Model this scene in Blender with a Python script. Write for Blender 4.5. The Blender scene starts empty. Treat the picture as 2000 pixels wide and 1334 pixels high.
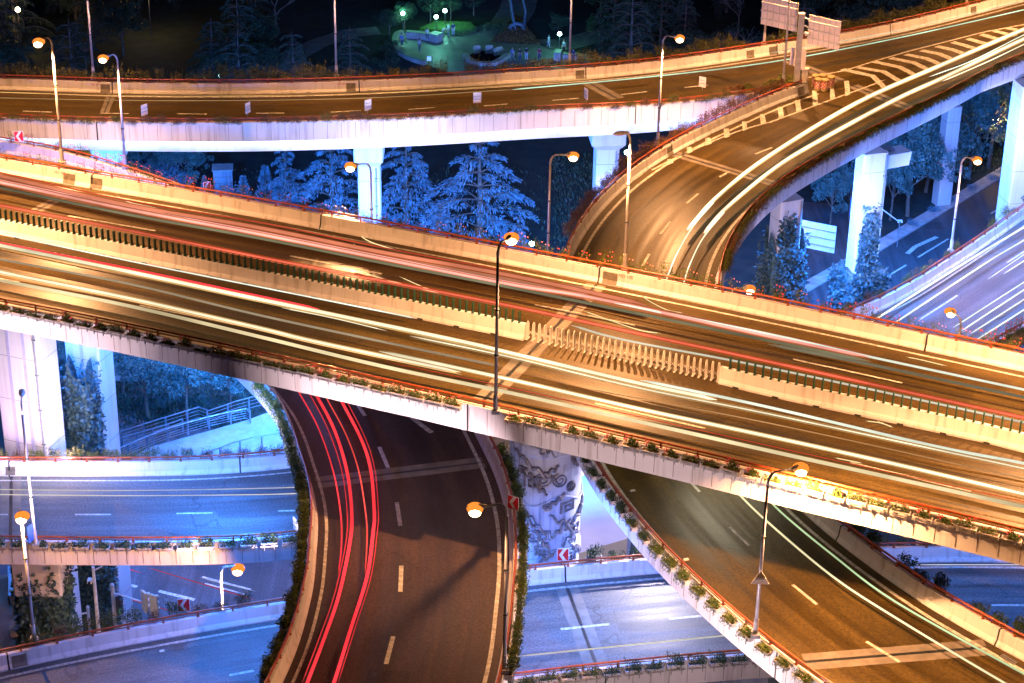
import bpy, math, random
from mathutils import Vector, Matrix
random.seed(7)
SC = bpy.context.scene
COL = SC.collection
R = math.radians
# ------------------------------------------------------------------ camera
FPX, PITCH, ROLL, CZ = 4100.0, R(27), 0.0174, 83.0
sp, cp, sr, cr = math.sin(PITCH), math.cos(PITCH), math.sin(ROLL), math.cos(ROLL)
_R0, _D0, FW = Vector((1,0,0)), Vector((0,-sp,-cp)), Vector((0,cp,-sp))
CR = _R0*cr - _D0*sr
CD = _R0*sr + _D0*cr
cam = bpy.data.cameras.new('camera'); camo = bpy.data.objects.new('camera', cam); COL.objects.link(camo)
m = Matrix((( CR.x,-CD.x,-FW.x,0),(CR.y,-CD.y,-FW.y,0),(CR.z,-CD.z,-FW.z,CZ),(0,0,0,1)))
camo.matrix_world = m
cam.sensor_width = 36; cam.lens = FPX/2000*36; cam.clip_start = 1; cam.clip_end = 2000
SC.camera = camo
# ------------------------------------------------------------------ world, exposure
w = bpy.data.worlds.new('World'); SC.world = w; w.use_nodes = True
nt = w.node_tree; bg = nt.nodes['Background']
sky = nt.nodes.new('ShaderNodeTexSky'); sky.sky_type = 'NISHITA'; sky.sun_disc = False
sky.sun_elevation = R(-4); sky.sun_rotation = R(200)
nt.links.new(sky.outputs[0], bg.inputs[0]); bg.inputs[1].default_value = 0.06
SC.view_settings.view_transform = 'Standard'; SC.view_settings.look = 'None'
SC.view_settings.exposure = 0.0; SC.view_settings.gamma = 1
SC.cycles.max_bounces = 5; SC.cycles.diffuse_bounces = 3; SC.cycles.glossy_bounces = 2
SC.cycles.sample_clamp_indirect = 4; SC.cycles.sample_clamp_direct = 0
# lamp colours and powers
ORANGE = (1.0, .46, .18); BLUE = (.04, .19, 1.0); BLUEW = (.17, .34, 1.0); GREEN = (.08, 1.0, .6)
P_STREET, P_BLUE = 16000, 1500

# ------------------------------------------------------------------ picture row/column -> point on a level plane
def at(px, py, z):
    d = FW + CR*((px-1000)/FPX) + CD*((py-667)/FPX)
    t = (z-CZ)/d.z
    return Vector((t*d.x, t*d.y, z))
def zat(x, y, py):                     # height on the vertical through x,y seen at row py
    lo, hi = -10.0, 80.0
    for _ in range(40):
        mid = (lo+hi)/2; p = Vector((x,y,mid-CZ))
        r = 667 + FPX*p.dot(CD)/p.dot(FW)
        if r > py: lo = mid
        else: hi = mid
    return lo
def XY(p): return Vector((p[0], p[1]))

# ------------------------------------------------------------------ materials
MATS = {}
def _nodes(name):
    m = bpy.data.materials.new(name); m.use_nodes = True
    return m, m.node_tree, m.node_tree.nodes['Principled BSDF']
def mat(name, a, b=None, scale=2.0, rough=.7, bump=0, metal=0, stretch=None, detail=4, lo=.35, hi=.65, spec=.5, rvar=0):
    if name in MATS: return MATS[name]
    m, t, p = _nodes(name); b = b or a
    N, L = t.nodes, t.links
    tc = N.new('ShaderNodeTexCoord'); src = tc.outputs['Object']
    if stretch:
        mp = N.new('ShaderNodeMapping'); mp.inputs['Scale'].default_value = stretch
        L.new(src, mp.inputs[0]); src = mp.outputs[0]
    n = N.new('ShaderNodeTexNoise'); n.inputs['Scale'].default_value = scale; n.inputs['Detail'].default_value = detail
    L.new(src, n.inputs['Vector'])
    r = N.new('ShaderNodeValToRGB'); r.color_ramp.elements[0].position = lo; r.color_ramp.elements[1].position = hi
    r.color_ramp.elements[0].color = (*a,1); r.color_ramp.elements[1].color = (*b,1)
    L.new(n.outputs[0], r.inputs[0]); L.new(r.outputs[0], p.inputs['Base Color'])
    p.inputs['Roughness'].default_value = rough; p.inputs['Metallic'].default_value = metal
    p.inputs['Specular IOR Level'].default_value = spec
    if rvar:
        mr = N.new('ShaderNodeMapRange'); mr.inputs[3].default_value = rough-rvar; mr.inputs[4].default_value = rough+rvar
        L.new(n.outputs[0], mr.inputs[0]); L.new(mr.outputs[0], p.inputs['Roughness'])
    if bump:
        n2 = N.new('ShaderNodeTexNoise'); n2.inputs['Scale'].default_value = scale*6; n2.inputs['Detail'].default_value = 3
        L.new(src, n2.inputs['Vector'])
        bp = N.new('ShaderNodeBump'); bp.inputs['Strength'].default_value = bump; bp.inputs['Distance'].default_value = .05
        L.new(n2.outputs[0], bp.inputs['Height']); L.new(bp.outputs[0], p.inputs['Normal'])
    MATS[name] = m; return m
def concrete(name, base, dirt, amount=.5):
    """concrete with vertical run-off stains, soft blotches and a fine grain"""
    if name in MATS: return MATS[name]
    m, t, p = _nodes(name); N, L = t.nodes, t.links
    tc = N.new('ShaderNodeTexCoord')
    def noise(sc, st, det=4):
        mp = N.new('ShaderNodeMapping'); mp.inputs['Scale'].default_value = st; L.new(tc.outputs['Object'], mp.inputs[0])
        n = N.new('ShaderNodeTexNoise'); n.inputs['Scale'].default_value = sc; n.inputs['Detail'].default_value = det
        L.new(mp.outputs[0], n.inputs['Vector']); return n.outputs[0]
    s1 = noise(3.0, (1,1,.06), 5); s2 = noise(.35, (1,1,1), 3); s3 = noise(14, (1,1,.5), 2)
    r1 = N.new('ShaderNodeMapRange'); r1.inputs[1].default_value = .52; r1.inputs[2].default_value = .75; L.new(s1, r1.inputs[0])
    r2 = N.new('ShaderNodeMapRange'); r2.inputs[1].default_value = .4; r2.inputs[2].default_value = .7; L.new(s2, r2.inputs[0])
    ad = N.new('ShaderNodeMath'); ad.operation = 'ADD'; L.new(r1.outputs[0], ad.inputs[0])
    mu = N.new('ShaderNodeMath'); mu.operation = 'MULTIPLY'; L.new(r2.outputs[0], mu.inputs[0]); mu.inputs[1].default_value = .35
    L.new(mu.outputs[0], ad.inputs[1])
    m3 = N.new('ShaderNodeMath'); m3.operation = 'MULTIPLY_ADD'; L.new(s3, m3.inputs[0]); m3.inputs[1].default_value = .3; L.new(ad.outputs[0], m3.inputs[2])
    m4 = N.new('ShaderNodeMath'); m4.operation = 'MULTIPLY'; m4.use_clamp = True; L.new(m3.outputs[0], m4.inputs[0]); m4.inputs[1].default_value = amount
    mx = N.new('ShaderNodeMix'); mx.data_type = 'RGBA'; L.new(m4.outputs[0], mx.inputs[0])
    mx.inputs[6].default_value = (*base,1); mx.inputs[7].default_value = (*dirt,1)
    L.new(mx.outputs[2], p.inputs['Base Color']); p.inputs['Roughness'].default_value = .75; p.inputs['Specular IOR Level'].default_value = .3
    MATS[name] = m; return m
def asphalt(name, base, rough=.5, tint=(1,1,1), uv=True):
    """worn asphalt: streaks worn along the lanes, repair patches, tar lines and aggregate speckle"""
    if name in MATS: return MATS[name]
    m, t, p = _nodes(name); N, L = t.nodes, t.links
    tc = N.new('ShaderNodeTexCoord'); src = tc.outputs['UV'] if uv else tc.outputs['Object']
    def noise(sc, det=4, st=(1,1,1), s_=None):
        mp = N.new('ShaderNodeMapping'); mp.inputs['Scale'].default_value = st; L.new(s_ or src, mp.inputs[0])
        n = N.new('ShaderNodeTexNoise'); n.inputs['Scale'].default_value = sc; n.inputs['Detail'].default_value = det
        L.new(mp.outputs[0], n.inputs['Vector']); return n.outputs[0]
    def mr(x, a, b, c, d):
        r = N.new('ShaderNodeMapRange'); r.inputs[1].default_value=a; r.inputs[2].default_value=b; r.inputs[3].default_value=c; r.inputs[4].default_value=d; L.new(x, r.inputs[0]); return r.outputs[0]
    def mul(x, y):
        q = N.new('ShaderNodeMath'); q.operation='MULTIPLY'; L.new(x, q.inputs[0]); L.new(y, q.inputs[1]); return q.outputs[0]
    big = noise(.2, 5); fine = noise(9, 6, s_=tc.outputs['Object']); lanes = noise(1.1, 3, (1,.02,1)); scuff = noise(3.2, 4, (1,.05,1))
    v = N.new('ShaderNodeTexVoronoi'); mp = N.new('ShaderNodeMapping'); mp.inputs['Scale'].default_value=(.28,.05,1); L.new(src, mp.inputs[0]); L.new(mp.outputs[0], v.inputs['Vector']); v.inputs['Scale'].default_value=1; v.distance='CHEBYCHEV'
    sx = N.new('ShaderNodeSeparateColor'); L.new(v.outputs['Color'], sx.inputs[0])
    patch = mr(sx.outputs[0], .86, .9, 1, .72)
    ve = N.new('ShaderNodeTexVoronoi'); ve.feature='DISTANCE_TO_EDGE'; mp2 = N.new('ShaderNodeMapping'); mp2.inputs['Scale'].default_value=(.3,.07,1); L.new(src, mp2.inputs[0]); nv=N.new('ShaderNodeTexNoise'); nv.inputs['Scale'].default_value=.6; L.new(src,nv.inputs['Vector'])
    ad=N.new('ShaderNodeVectorMath'); ad.operation='ADD'; L.new(mp2.outputs[0],ad.inputs[0]); sc_=N.new('ShaderNodeVectorMath'); sc_.operation='SCALE'; sc_.inputs['Scale'].default_value=.25; L.new(nv.outputs['Color'],sc_.inputs[0]); L.new(sc_.outputs[0],ad.inputs[1]); L.new(ad.outputs[0],ve.inputs['Vector']); ve.inputs['Scale'].default_value=1
    crack = mr(ve.outputs['Distance'], .0, .008, .6, 1)
    val = mul(mul(mul(mr(big,.3,.7,.8,1.22), mr(fine,.3,.75,.6,1.5)), mul(mr(lanes,.38,.66,.68,1.25), mr(scuff,.35,.7,.88,1.12))), mul(patch, crack))
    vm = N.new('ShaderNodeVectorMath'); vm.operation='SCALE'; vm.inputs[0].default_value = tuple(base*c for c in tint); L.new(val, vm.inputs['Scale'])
    p.inputs['Specular IOR Level'].default_value=.3
    L.new(vm.outputs[0], p.inputs['Base Color']); L.new(mr(lanes,.3,.7,rough-.12,rough+.15), p.inputs['Roughness'])
    bp = N.new('ShaderNodeBump'); bp.inputs['Strength'].default_value = .35; bp.inputs['Distance'].default_value = .02
    L.new(fine, bp.inputs['Height']); L.new(bp.outputs[0], p.inputs['Normal'])
    MATS[name] = m; return m
def glow(name, c, s, vary=False):
    if name in MATS: return MATS[name]
    m, t, p = _nodes(name)
    p.inputs['Base Color'].default_value = (0,0,0,1); p.inputs['Specular IOR Level'].default_value = 0
    p.inputs['Emission Color'].default_value = (*c,1); p.inputs['Emission Strength'].default_value = s
    if vary:
        N,L=t.nodes,t.links; tc=N.new('ShaderNodeTexCoord'); n=N.new('ShaderNodeTexNoise'); n.inputs['Scale'].default_value=.13; n.inputs['Detail'].default_value=4
        L.new(tc.outputs['Object'],n.inputs['Vector']); r=N.new('ShaderNodeMapRange'); r.inputs[1].default_value=.35; r.inputs[2].default_value=.65; r.inputs[3].default_value=s*.55; r.inputs[4].default_value=s*1.25
        L.new(n.outputs[0],r.inputs[0]); L.new(r.outputs[0],p.inputs['Emission Strength'])
    MATS[name] = m; return m
def leafmat(name, a, b, scale=1.2):
    m = mat(name, a, b, scale=scale, rough=.55, detail=3, lo=.38, hi=.62, spec=.25)
    p = m.node_tree.nodes['Principled BSDF']; p.inputs['Transmission Weight'].default_value = 0
    return m
PAR = concrete('parapet_concrete', (.74,.71,.73), (.3,.26,.23), .5)
PIER = concrete('pier_concrete', (.60,.54,.52), (.34,.30,.28), .4)
FASC = concrete('fascia_concrete', (.52,.45,.44), (.16,.13,.12), .75)
GIRD = concrete('girder_concrete', (.62,.6,.6), (.35,.33,.32), .4)
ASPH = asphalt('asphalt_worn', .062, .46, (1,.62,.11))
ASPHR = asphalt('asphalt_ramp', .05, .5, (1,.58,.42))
ASPHB = asphalt('asphalt_grey', .11, .55)
ASPHS = asphalt('asphalt_street', .07, .6, uv=False)
PAINT = mat('road_paint', (.30,.28,.24), (.62,.6,.54), 5, .6)
JOINTC = mat('joint_concrete', (.13,.11,.09), (.2,.17,.14), 1.5, .7)
RUBBER = mat('joint_rubber', (.01,.01,.012), (.03,.03,.03), 4, .4)
RAIL = mat('rail_paint', (.38,.075,.02), (.26,.05,.018), 3, .35)
RAILG = mat('galvanised_steel', (.38,.38,.4), (.28,.28,.3), 8, .4, metal=.6)
POLE = mat('pole_paint', (.55,.52,.52), (.4,.38,.38), 2, .35, metal=.2)
POLEBL = mat('pole_grey_paint', (.3,.3,.36), (.2,.2,.26), 2, .35)
DARKM = mat('dark_metal', (.02,.022,.025), (.05,.05,.055), 4, .4)
SLATG = mat('slat_green', (.008,.05,.035), (.012,.07,.05), 4, .4)
WHITEP = mat('white_paint', (.75,.74,.72), (.6,.58,.56), 5, .45)
REDP = mat('red_sign_paint', (.6,.015,.02), (.5,.01,.015), 5, .4)
SIGNB = mat('sign_back_alu', (.85,.76,.72), (.72,.64,.6), 1, .5)
PLBOX = mat('planter_plastic', (.62,.58,.56), (.42,.38,.36), 5, .5)
SOIL = mat('soil', (.05,.03,.02), (.09,.05,.03), 8, .9)
LEAF_G = leafmat('leaf_green', (.035,.07,.012), (.13,.16,.03), 6)
LEAF_D = leafmat('leaf_dark', (.02,.045,.018), (.06,.1,.035), 5)
LEAF_O = leafmat('leaf_olive', (.05,.06,.012), (.14,.13,.03), 4)
LEAF_R = leafmat('leaf_red_brown', (.09,.035,.025), (.16,.1,.04), 4)
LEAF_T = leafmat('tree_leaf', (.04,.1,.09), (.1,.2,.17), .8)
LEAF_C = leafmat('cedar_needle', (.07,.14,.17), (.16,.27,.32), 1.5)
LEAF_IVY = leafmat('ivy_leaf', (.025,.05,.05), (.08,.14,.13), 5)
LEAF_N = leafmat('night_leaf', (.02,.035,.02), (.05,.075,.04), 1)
FLOW = mat('petal_red', (.55,.02,.03), (.7,.1,.12), 9, .5)
FLOWP = mat('petal_pink', (.7,.2,.18), (.7,.35,.3), 9, .5)
BARK = mat('bark', (.08,.055,.04), (.16,.12,.09), 6, .9)
STONE = mat('stone', (.28,.27,.25), (.4,.39,.36), 1.5, .7)
BRICK = mat('plaza_paving', (.13,.14,.13), (.2,.21,.19), .8, .55, rvar=.1)
HEADM = mat('lamp_housing', (.5,.45,.4), (.42,.38,.35), 5, .4)
G_OR = glow('sodium_lamp', (1,.6,.3), 14)
G_OR2 = glow('sodium_glass', (1,.26,.035), 1.3)
G_GR = glow('green_lamp', (.5,1,.85), 45)
G_BL = glow('blue_strip', (.35,.55,1), 9)

# ------------------------------------------------------------------ mesh helper
class MB:
    def __init__(s): s.v=[]; s.f=[]
    def quad(s, a,b,c,d):
        n=len(s.v); s.v += [tuple(a),tuple(b),tuple(c),tuple(d)]; s.f.append((n,n+1,n+2,n+3)); return s
    def box(s, c, d, rz=0, M=None, taper=1.0):
        n=len(s.v); hx,hy,hz = d[0]/2,d[1]/2,d[2]/2; ca,sa=math.cos(rz),math.sin(rz)
        for z in (-hz,hz):
            k = taper if z>0 else 1
            for x,y in ((-hx,-hy),(hx,-hy),(hx,hy),(-hx,hy)):
                x*=k; y*=k
                p=Vector((c[0]+x*ca-y*sa, c[1]+x*sa+y*ca, c[2]+z))
                s.v.append(tuple(M@p if M else p))
        s.f += [(n,n+3,n+2,n+1),(n+4,n+5,n+6,n+7),(n,n+1,n+5,n+4),(n+1,n+2,n+6,n+5),(n+2,n+3,n+7,n+6),(n+3,n,n+4,n+7)]
        return s
    def tube(s, pts, r, seg=8, cap=True):
        pts=[Vector(p) for p in pts]; rs = r if isinstance(r,(list,tuple)) else [r]*len(pts)
        n0=len(s.v); up=None
        for i,p in enumerate(pts):
            t=(pts[min(i+1,len(pts)-1)]-pts[max(i-1,0)])
            if t.length<1e-9: t=Vector((0,0,1))
            t.normalize()
            if up is None: up = Vector((0,0,1)) if abs(t.z)<.9 else Vector((1,0,0))
            a=t.cross(up)
            if a.length<1e-6: a=t.cross(Vector((0,1,0)))
            a.normalize(); b=a.cross(t).normalized(); up=b
            for k in range(seg):
                an=2*math.pi*k/seg; q=p+a*(rs[i]*math.cos(an))+b*(rs[i]*math.sin(an)); s.v.append(tuple(q))
        for i in range(len(pts)-1):
            for k in range(seg):
                s.f.append((n0+i*seg+k, n0+i*seg+(k+1)%seg, n0+(i+1)*seg+(k+1)%seg, n0+(i+1)*seg+k))
        if cap:
            s.f.append(tuple(n0+k for k in range(seg))[::-1]); e=n0+(len(pts)-1)*seg
            s.f.append(tuple(e+k for k in range(seg)))
        return s
    def lathe(s, c, prof, seg=14):
        n0=len(s.v)
        for r,z in prof:
            for k in range(seg):
                an=2*math.pi*k/seg; s.v.append((c[0]+r*math.cos(an), c[1]+r*math.sin(an), c[2]+z))
        for i in range(len(prof)-1):
            for k in range(seg):
                s.f.append((n0+i*seg+k, n0+i*seg+(k+1)%seg, n0+(i+1)*seg+(k+1)%seg, n0+(i+1)*seg+k))
        s.f.append(tuple(n0+k for k in range(seg))[::-1]); e=n0+(len(prof)-1)*seg; s.f.append(tuple(e+k for k in range(seg)))
        return s
    def ball(s, c, r, seg=10, rings=6, sq=(1,1,1)):
        prof=[(max(.01,math.sin(math.pi*i/rings))*r, -math.cos(math.pi*i/rings)*r) for i in range(rings+1)]
        n=len(s.v); s.lathe((0,0,0), prof, seg)
        for i in range(n,len(s.v)):
            v=s.v[i]; s.v[i]=(c[0]+v[0]*sq[0], c[1]+v[1]*sq[1], c[2]+v[2]*sq[2])
        return s
    def prism(s, poly, z0, z1):
        n=len(s.v); k=len(poly)
        for z in (z0,z1):
            for p in poly: s.v.append((p[0],p[1],z))
        s.f.append(tuple(n+i for i in range(k))[::-1]); s.f.append(tuple(n+k+i for i in range(k)))
        for i in range(k): s.f.append((n+i,n+(i+1)%k,n+k+(i+1)%k,n+k+i))
        return s
    def rings(s, sections, closed=False, cap=True):
        """sections: list of equal-length point rings"""
        n=len(s.v); k=len(sections[0])
        for sec in sections: s.v += [tuple(p) for p in sec]
        for i in range(len(sections)-1):
            for j in range(k if closed else k-1):
                j2=(j+1)%k
                s.f.append((n+i*k+j, n+i*k+j2, n+(i+1)*k+j2, n+(i+1)*k+j))
        if closed and cap:
            s.f.append(tuple(n+j for j in range(k))[::-1]); e=n+(len(sections)-1)*k; s.f.append(tuple(e+j for j in range(k)))
        return s
    def leaf(s, p, L, W, d=None):
        """one small bent leaf"""
        d = d or Vector((random.gauss(0,1),random.gauss(0,1),random.gauss(0,.8)))
        if d.length<1e-4: d=Vector((1,0,0))
        d=d.normalized(); a=d.cross(Vector((random.gauss(0,1),random.gauss(0,1),random.gauss(0,1))))
        if a.length<1e-4: a=Vector((0,0,1))
        a.normalize(); p=Vector(p); n=len(s.v)
        s.v += [tuple(p), tuple(p+d*L*.5+a*W*.5), tuple(p+d*L), tuple(p+d*L*.5-a*W*.5)]
        s.f.append((n,n+1,n+2,n+3))
    def mesh(s, name, mt, smooth=False):
        me=bpy.data.meshes.new(name); me.from_pydata(s.v,[],s.f)
        if mt: me.materials.append(mt)
        if smooth: me.polygons.foreach_set('use_smooth',[True]*len(me.polygons))
        me.update(); return me
    def build(s, name, mt, parent=None, world=True, smooth=False):
        if parent is not None and world:
            L=parent.get('_o') or (0,0,0); s.v=[(x-L[0],y-L[1],z-L[2]) for x,y,z in s.v]
        o=bpy.data.objects.new(name, s.mesh(name,mt,smooth)); COL.objects.link(o)
        if parent is not None: o.parent=parent
        return o
def thing(name, label, cat, loc=(0,0,0), rz=0, group=None):
    o=bpy.data.objects.new(name,None); COL.objects.link(o); o.empty_display_size=.3
    o.location=loc; o.rotation_euler=(0,0,rz); o['label']=label; o['category']=cat
    if group: o['group']=group
    OFF[o.name]=tuple(loc); return o
OFF={}
def part(mb, name, mt, parent, world=True, smooth=False, kind=None, label=None):
    """child mesh; world=True means the vertices are given in world coordinates"""
    if world:
        p=parent
        while p.parent: p=p.parent
        L=OFF.get(p.name,(0,0,0)); mb.v=[(x-L[0],y-L[1],z-L[2]) for x,y,z in mb.v]
    o=bpy.data.objects.new(name, mb.mesh(name,mt,smooth)); COL.objects.link(o); o.parent=parent
    if kind: o['kind']=kind
    if label: o['label']=label
    return o
def single(mb, name, mt, label, cat, group=None, kind=None, smooth=False, base=None):
    """a one-mesh thing, origin put at its base"""
    if base is None:
        n=len(mb.v); base=(sum(v[0] for v in mb.v)/n, sum(v[1] for v in mb.v)/n, min(v[2] for v in mb.v))
    mb.v=[(x-base[0],y-base[1],z-base[2]) for x,y,z in mb.v]
    o=bpy.data.objects.new(name, mb.mesh(name,mt,smooth)); COL.objects.link(o); o.location=base
    if label: o['label']=label
    if cat: o['category']=cat
    if group: o['group']=group
    if kind: o['kind']=kind
    return o
def struct(mb, name, mt):
    o=bpy.data.objects.new(name, mb.mesh(name,mt)); COL.objects.link(o); o['kind']='structure'; return o
KIDS={}
def kids(o): return [c for c in bpy.data.objects if c.parent==o]
def proto_tree(o):
    if o.name not in KIDS: KIDS[o.name]=[(c,proto_tree(c)) for c in kids(o)]
    return KIDS[o.name]
def dup(o, loc, rz=0, scale=1, label=None, group=None, cat=None):
    tr=proto_tree(o)
    def cpy(src, sub, parent):
        c=src.copy(); COL.objects.link(c)
        if parent is not None: c.parent=parent
        for s2,t2 in sub: cpy(s2,t2,c)
        return c
    c=cpy(o,tr,None); c.location=loc; c.rotation_euler=(0,0,rz)
    c.scale=(scale,scale,scale) if not isinstance(scale,tuple) else scale
    if label: c['label']=label
    if group: c['group']=group
    if cat: c['category']=cat
    return c
class Proto:
    """a built prototype: first use moves the prototype itself, then copies"""
    def __init__(s,o): s.o=o; s.used=False; proto_tree(o)
    def put(s, loc, rz=0, scale=1, label=None, group=None, cat=None):
        c=dup(s.o,loc,rz,scale,label,group,cat)
        return c
    def drop(s):
        def rm(tr):
            for c,t in tr: rm(t); bpy.data.objects.remove(c)
        rm(KIDS[s.o.name]); bpy.data.objects.remove(s.o)
ORD=['first','second','third','fourth','fifth','sixth','seventh','eighth','ninth','tenth','eleventh','twelfth','thirteenth','fourteenth','fifteenth','sixteenth','seventeenth','eighteenth','nineteenth','twentieth']
def nth(i):
    if i<20: return ORD[i]
    k=i+1; return f"{k}{'st' if k%10==1 and k%100!=11 else 'nd' if k%10==2 and k%100!=12 else 'rd' if k%10==3 and k%100!=13 else 'th'}"

# ------------------------------------------------------------------ curves
def spline(P, per=8):
    """Catmull-Rom through 2D/3D points"""
    P=[Vector(p) for p in P]; out=[]
    Q=[P[0]*2-P[1]]+P+[P[-1]*2-P[-2]]
    for i in range(1,len(Q)-2):
        p0,p1,p2,p3=Q[i-1],Q[i],Q[i+1],Q[i+2]
        for k in range(per):
            t=k/per
            out.append(.5*((2*p1)+(p2-p0)*t+(2*p0-5*p1+4*p2-p3)*t*t+(3*p1-p0-3*p2+p3)*t**3))
    out.append(P[-1]); return out
class Path:
    def __init__(s, pts):
        s.p=[Vector(q) for q in pts]; s.L=[0]
        for a,b in zip(s.p,s.p[1:]): s.L.append(s.L[-1]+(b-a).length)
        s.len=s.L[-1]
    def at(s, d):
        d=max(0,min(s.len-1e-6,d)); lo,hi=0,len(s.L)-1
        while hi-lo>1:
            m=(lo+hi)//2
            if s.L[m]<=d: lo=m
            else: hi=m
        t=(d-s.L[lo])/max(1e-9,s.L[hi]-s.L[lo]); return s.p[lo].lerp(s.p[hi],t)
    def tan(s, d): return (s.at(d+.3)-s.at(d-.3)).normalized()
    def near(s, q):
        q=Vector(q); best=(1e9,0)
        for i in range(len(s.p)-1):
            a,b=s.p[i],s.p[i+1]; ab=b-a; t=max(0,min(1,(q-a).dot(ab)/max(1e-9,ab.dot(ab))))
            d=(a+ab*t-q).length
            if d<best[0]: best=(d,s.L[i]+t*ab.length)
        return best[1]

# ------------------------------------------------------------------ viaducts
JP=[(0,-.02),(0,.08),(.13,.3),(.21,.86),(.45,.86),(.45,-.66),(.30,-.66),(.30,-.3)]
class Viaduct:
    def __init__(s, name, label, z, A, B, road, outA=True, outB=True, rangeA=None, rangeB=None, girder=(.24,.76), depth=1.9, per=8):
        s.z=z; s.A=[Vector(p) for p in spline(A,per)]; s.B=[Vector(p) for p in spline(B,per)]
        s.PA=Path(s.A); s.PB=Path(s.B)
        mid=s.A[len(s.A)//2].lerp(s.B[len(s.B)//2],.5)
        s.t=thing(name,label,'viaduct',(mid.x,mid.y,0))
        n=len(s.A)
        def P(i,o,zz):              # o: metres from A foot (negative outside A); >w outside B
            u=(s.B[i]-s.A[i]).normalized(); q=s.A[i]+u*o; return (q.x,q.y,z+zz)
        W=[(s.B[i]-s.A[i]).length for i in range(n)]
        mb=MB()
        mb.rings([[P(i,-.05+(W[i]+.1)*k/6,0) for k in range(7)] for i in range(n)])
        ro=part(mb,'road_surface',road,s.t); uvl=ro.data.uv_layers.new(name='UVMap'); acc=[0]
        for i in range(1,n): acc.append(acc[-1]+((s.A[i].lerp(s.B[i],.5))-(s.A[i-1].lerp(s.B[i-1],.5))).length)
        for lp in ro.data.loops:
            vi=lp.vertex_index; i,k=divmod(vi,7); uvl.data[lp.index].uv=(W[i]*k/6,acc[i])
        mb=MB()
        a,b=girder
        mb.rings([[P(i,-.28,-.03),P(i,-.28,-.32),P(i,W[i]*(a-.05),-.6),P(i,W[i]*a,-depth),P(i,W[i]*b,-depth),P(i,W[i]*(b+.05),-.6),P(i,W[i]+.28,-.32),P(i,W[i]+.28,-.03)] for i in range(n)],closed=True)
        part(mb,'box_girder',GIRD,s.t)
        for side,on,rg in ((0,outA,rangeA),(1,outB,rangeB)):
            if not on: continue
            pa=s.PA if side==0 else s.PB
            i0,i1=0,n-1
            if rg:
                dA=[pa.near(Vector(q)) for q in rg]; lo,hi=min(dA),max(dA)
                idx=[i for i in range(n) if lo-1e-3<=pa.L[i]<=hi+1e-3]; i0,i1=idx[0],idx[-1]
            def Q(i,o,zz): return P(i,-o,zz) if side==0 else P(i,W[i]+o,zz)
            mb=MB(); mb.rings([[Q(i,o,zz) for o,zz in JP] for i in range(i0,i1+1)],closed=True)
            part(mb,'parapet',FASC if side else FASC,s.t).data.materials[0]=PAR if side==0 else PAR
            mb=MB(); mb.tube([Q(i,.31,1.16) for i in range(i0,i1+1)],.06,8); mb.tube([Q(i,.31,.98) for i in range(i0,i1+1)],.028,6)
            gr=part(mb,'guard_rail',RAIL,s.t,smooth=True)
            pts=[Vector(Q(i,.31,.84)) for i in range(i0,i1+1)]; pp=Path(pts)
            pm=MB().box((0,0,.16),(.07,.09,.32)).box((0,0,.015),(.16,.16,.03)); me=pm.mesh('rail_post',RAIL)
            d=.5; cnt=0; step=max(1.9,pp.len/96)
            while d<pp.len:
                q=pp.at(d); o=bpy.data.objects.new('rail_post',me); COL.objects.link(o); o.parent=gr
                tt=pp.tan(d); o.location=(q.x-mid.x,q.y-mid.y,q.z); o.rotation_euler=(0,0,math.atan2(tt.y,tt.x)); d+=step
        s.mid=mid
    def outer(s, side, d, off):       # point outside a parapet, tangent angle
        pa=s.PA if side==0 else s.PB; po=s.PB if side==0 else s.PA
        p=pa.at(d); q=po.at(po.near(p)); u=(p-q).normalized(); t=pa.tan(d)
        return p+u*off, math.atan2(u.y,u.x)
    def line(s, pts, wd=.15, z=.006, dash=None):
        """painted line along world xy pts"""
        pa=Path(pts); mb=MB(); segs=[(0,pa.len)]
        if dash: segs=[]; d=dash[2]; 
        if dash:
            while d<pa.len: segs.append((d,min(pa.len,d+dash[0]))); d+=dash[1]
        for a,b in segs:
            k=max(1,int((b-a)/1.0)); row=[]
            for i in range(k+1):
                dd=a+(b-a)*i/k; p=pa.at(dd); t=pa.tan(dd); nn=Vector((-t.y,t.x))*wd/2
                row.append([(p.x-nn.x,p.y-nn.y,s.z+z),(p.x+nn.x,p.y+nn.y,s.z+z)])
            mb.rings(row)
        return mb
    def offset(s, side, off, d0=None, d1=None, step=1.0):
        pa=s.PA if side==0 else s.PB; po=s.PB if side==0 else s.PA
        d0=0 if d0 is None else d0; d1=pa.len if d1 is None else d1; out=[]
        n=max(2,int((d1-d0)/step))
        for i in range(n+1):
            d=d0+(d1-d0)*i/n; p=pa.at(d); t=pa.tan(d); nn=Vector((-t.y,t.x)); q=po.at(po.near(p))
            if nn.dot(q-p)<0: nn=-nn
            out.append(p+nn*off)
        return out
    def mark(s, mb, label=None): return part(mb,'lane_marking',PAINT,s.t,label=label)
    def dashes(s, pxs, wd=.16, L=None, zo=.006):
        """dashes given by picture end points"""
        mb=MB()
        for a,b,c,d in pxs:
            p,q=XY(at(a,b,s.z)),XY(at(c,d,s.z)); t=(q-p).normalized(); n=Vector((-t.y,t.x))*wd/2; z=s.z+zo
            mb.quad((p.x-n.x,p.y-n.y,z),(q.x-n.x,q.y-n.y,z),(q.x+n.x,q.y+n.y,z),(p.x+n.x,p.y+n.y,z))
            s.mark(mb); mb=MB()
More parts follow.
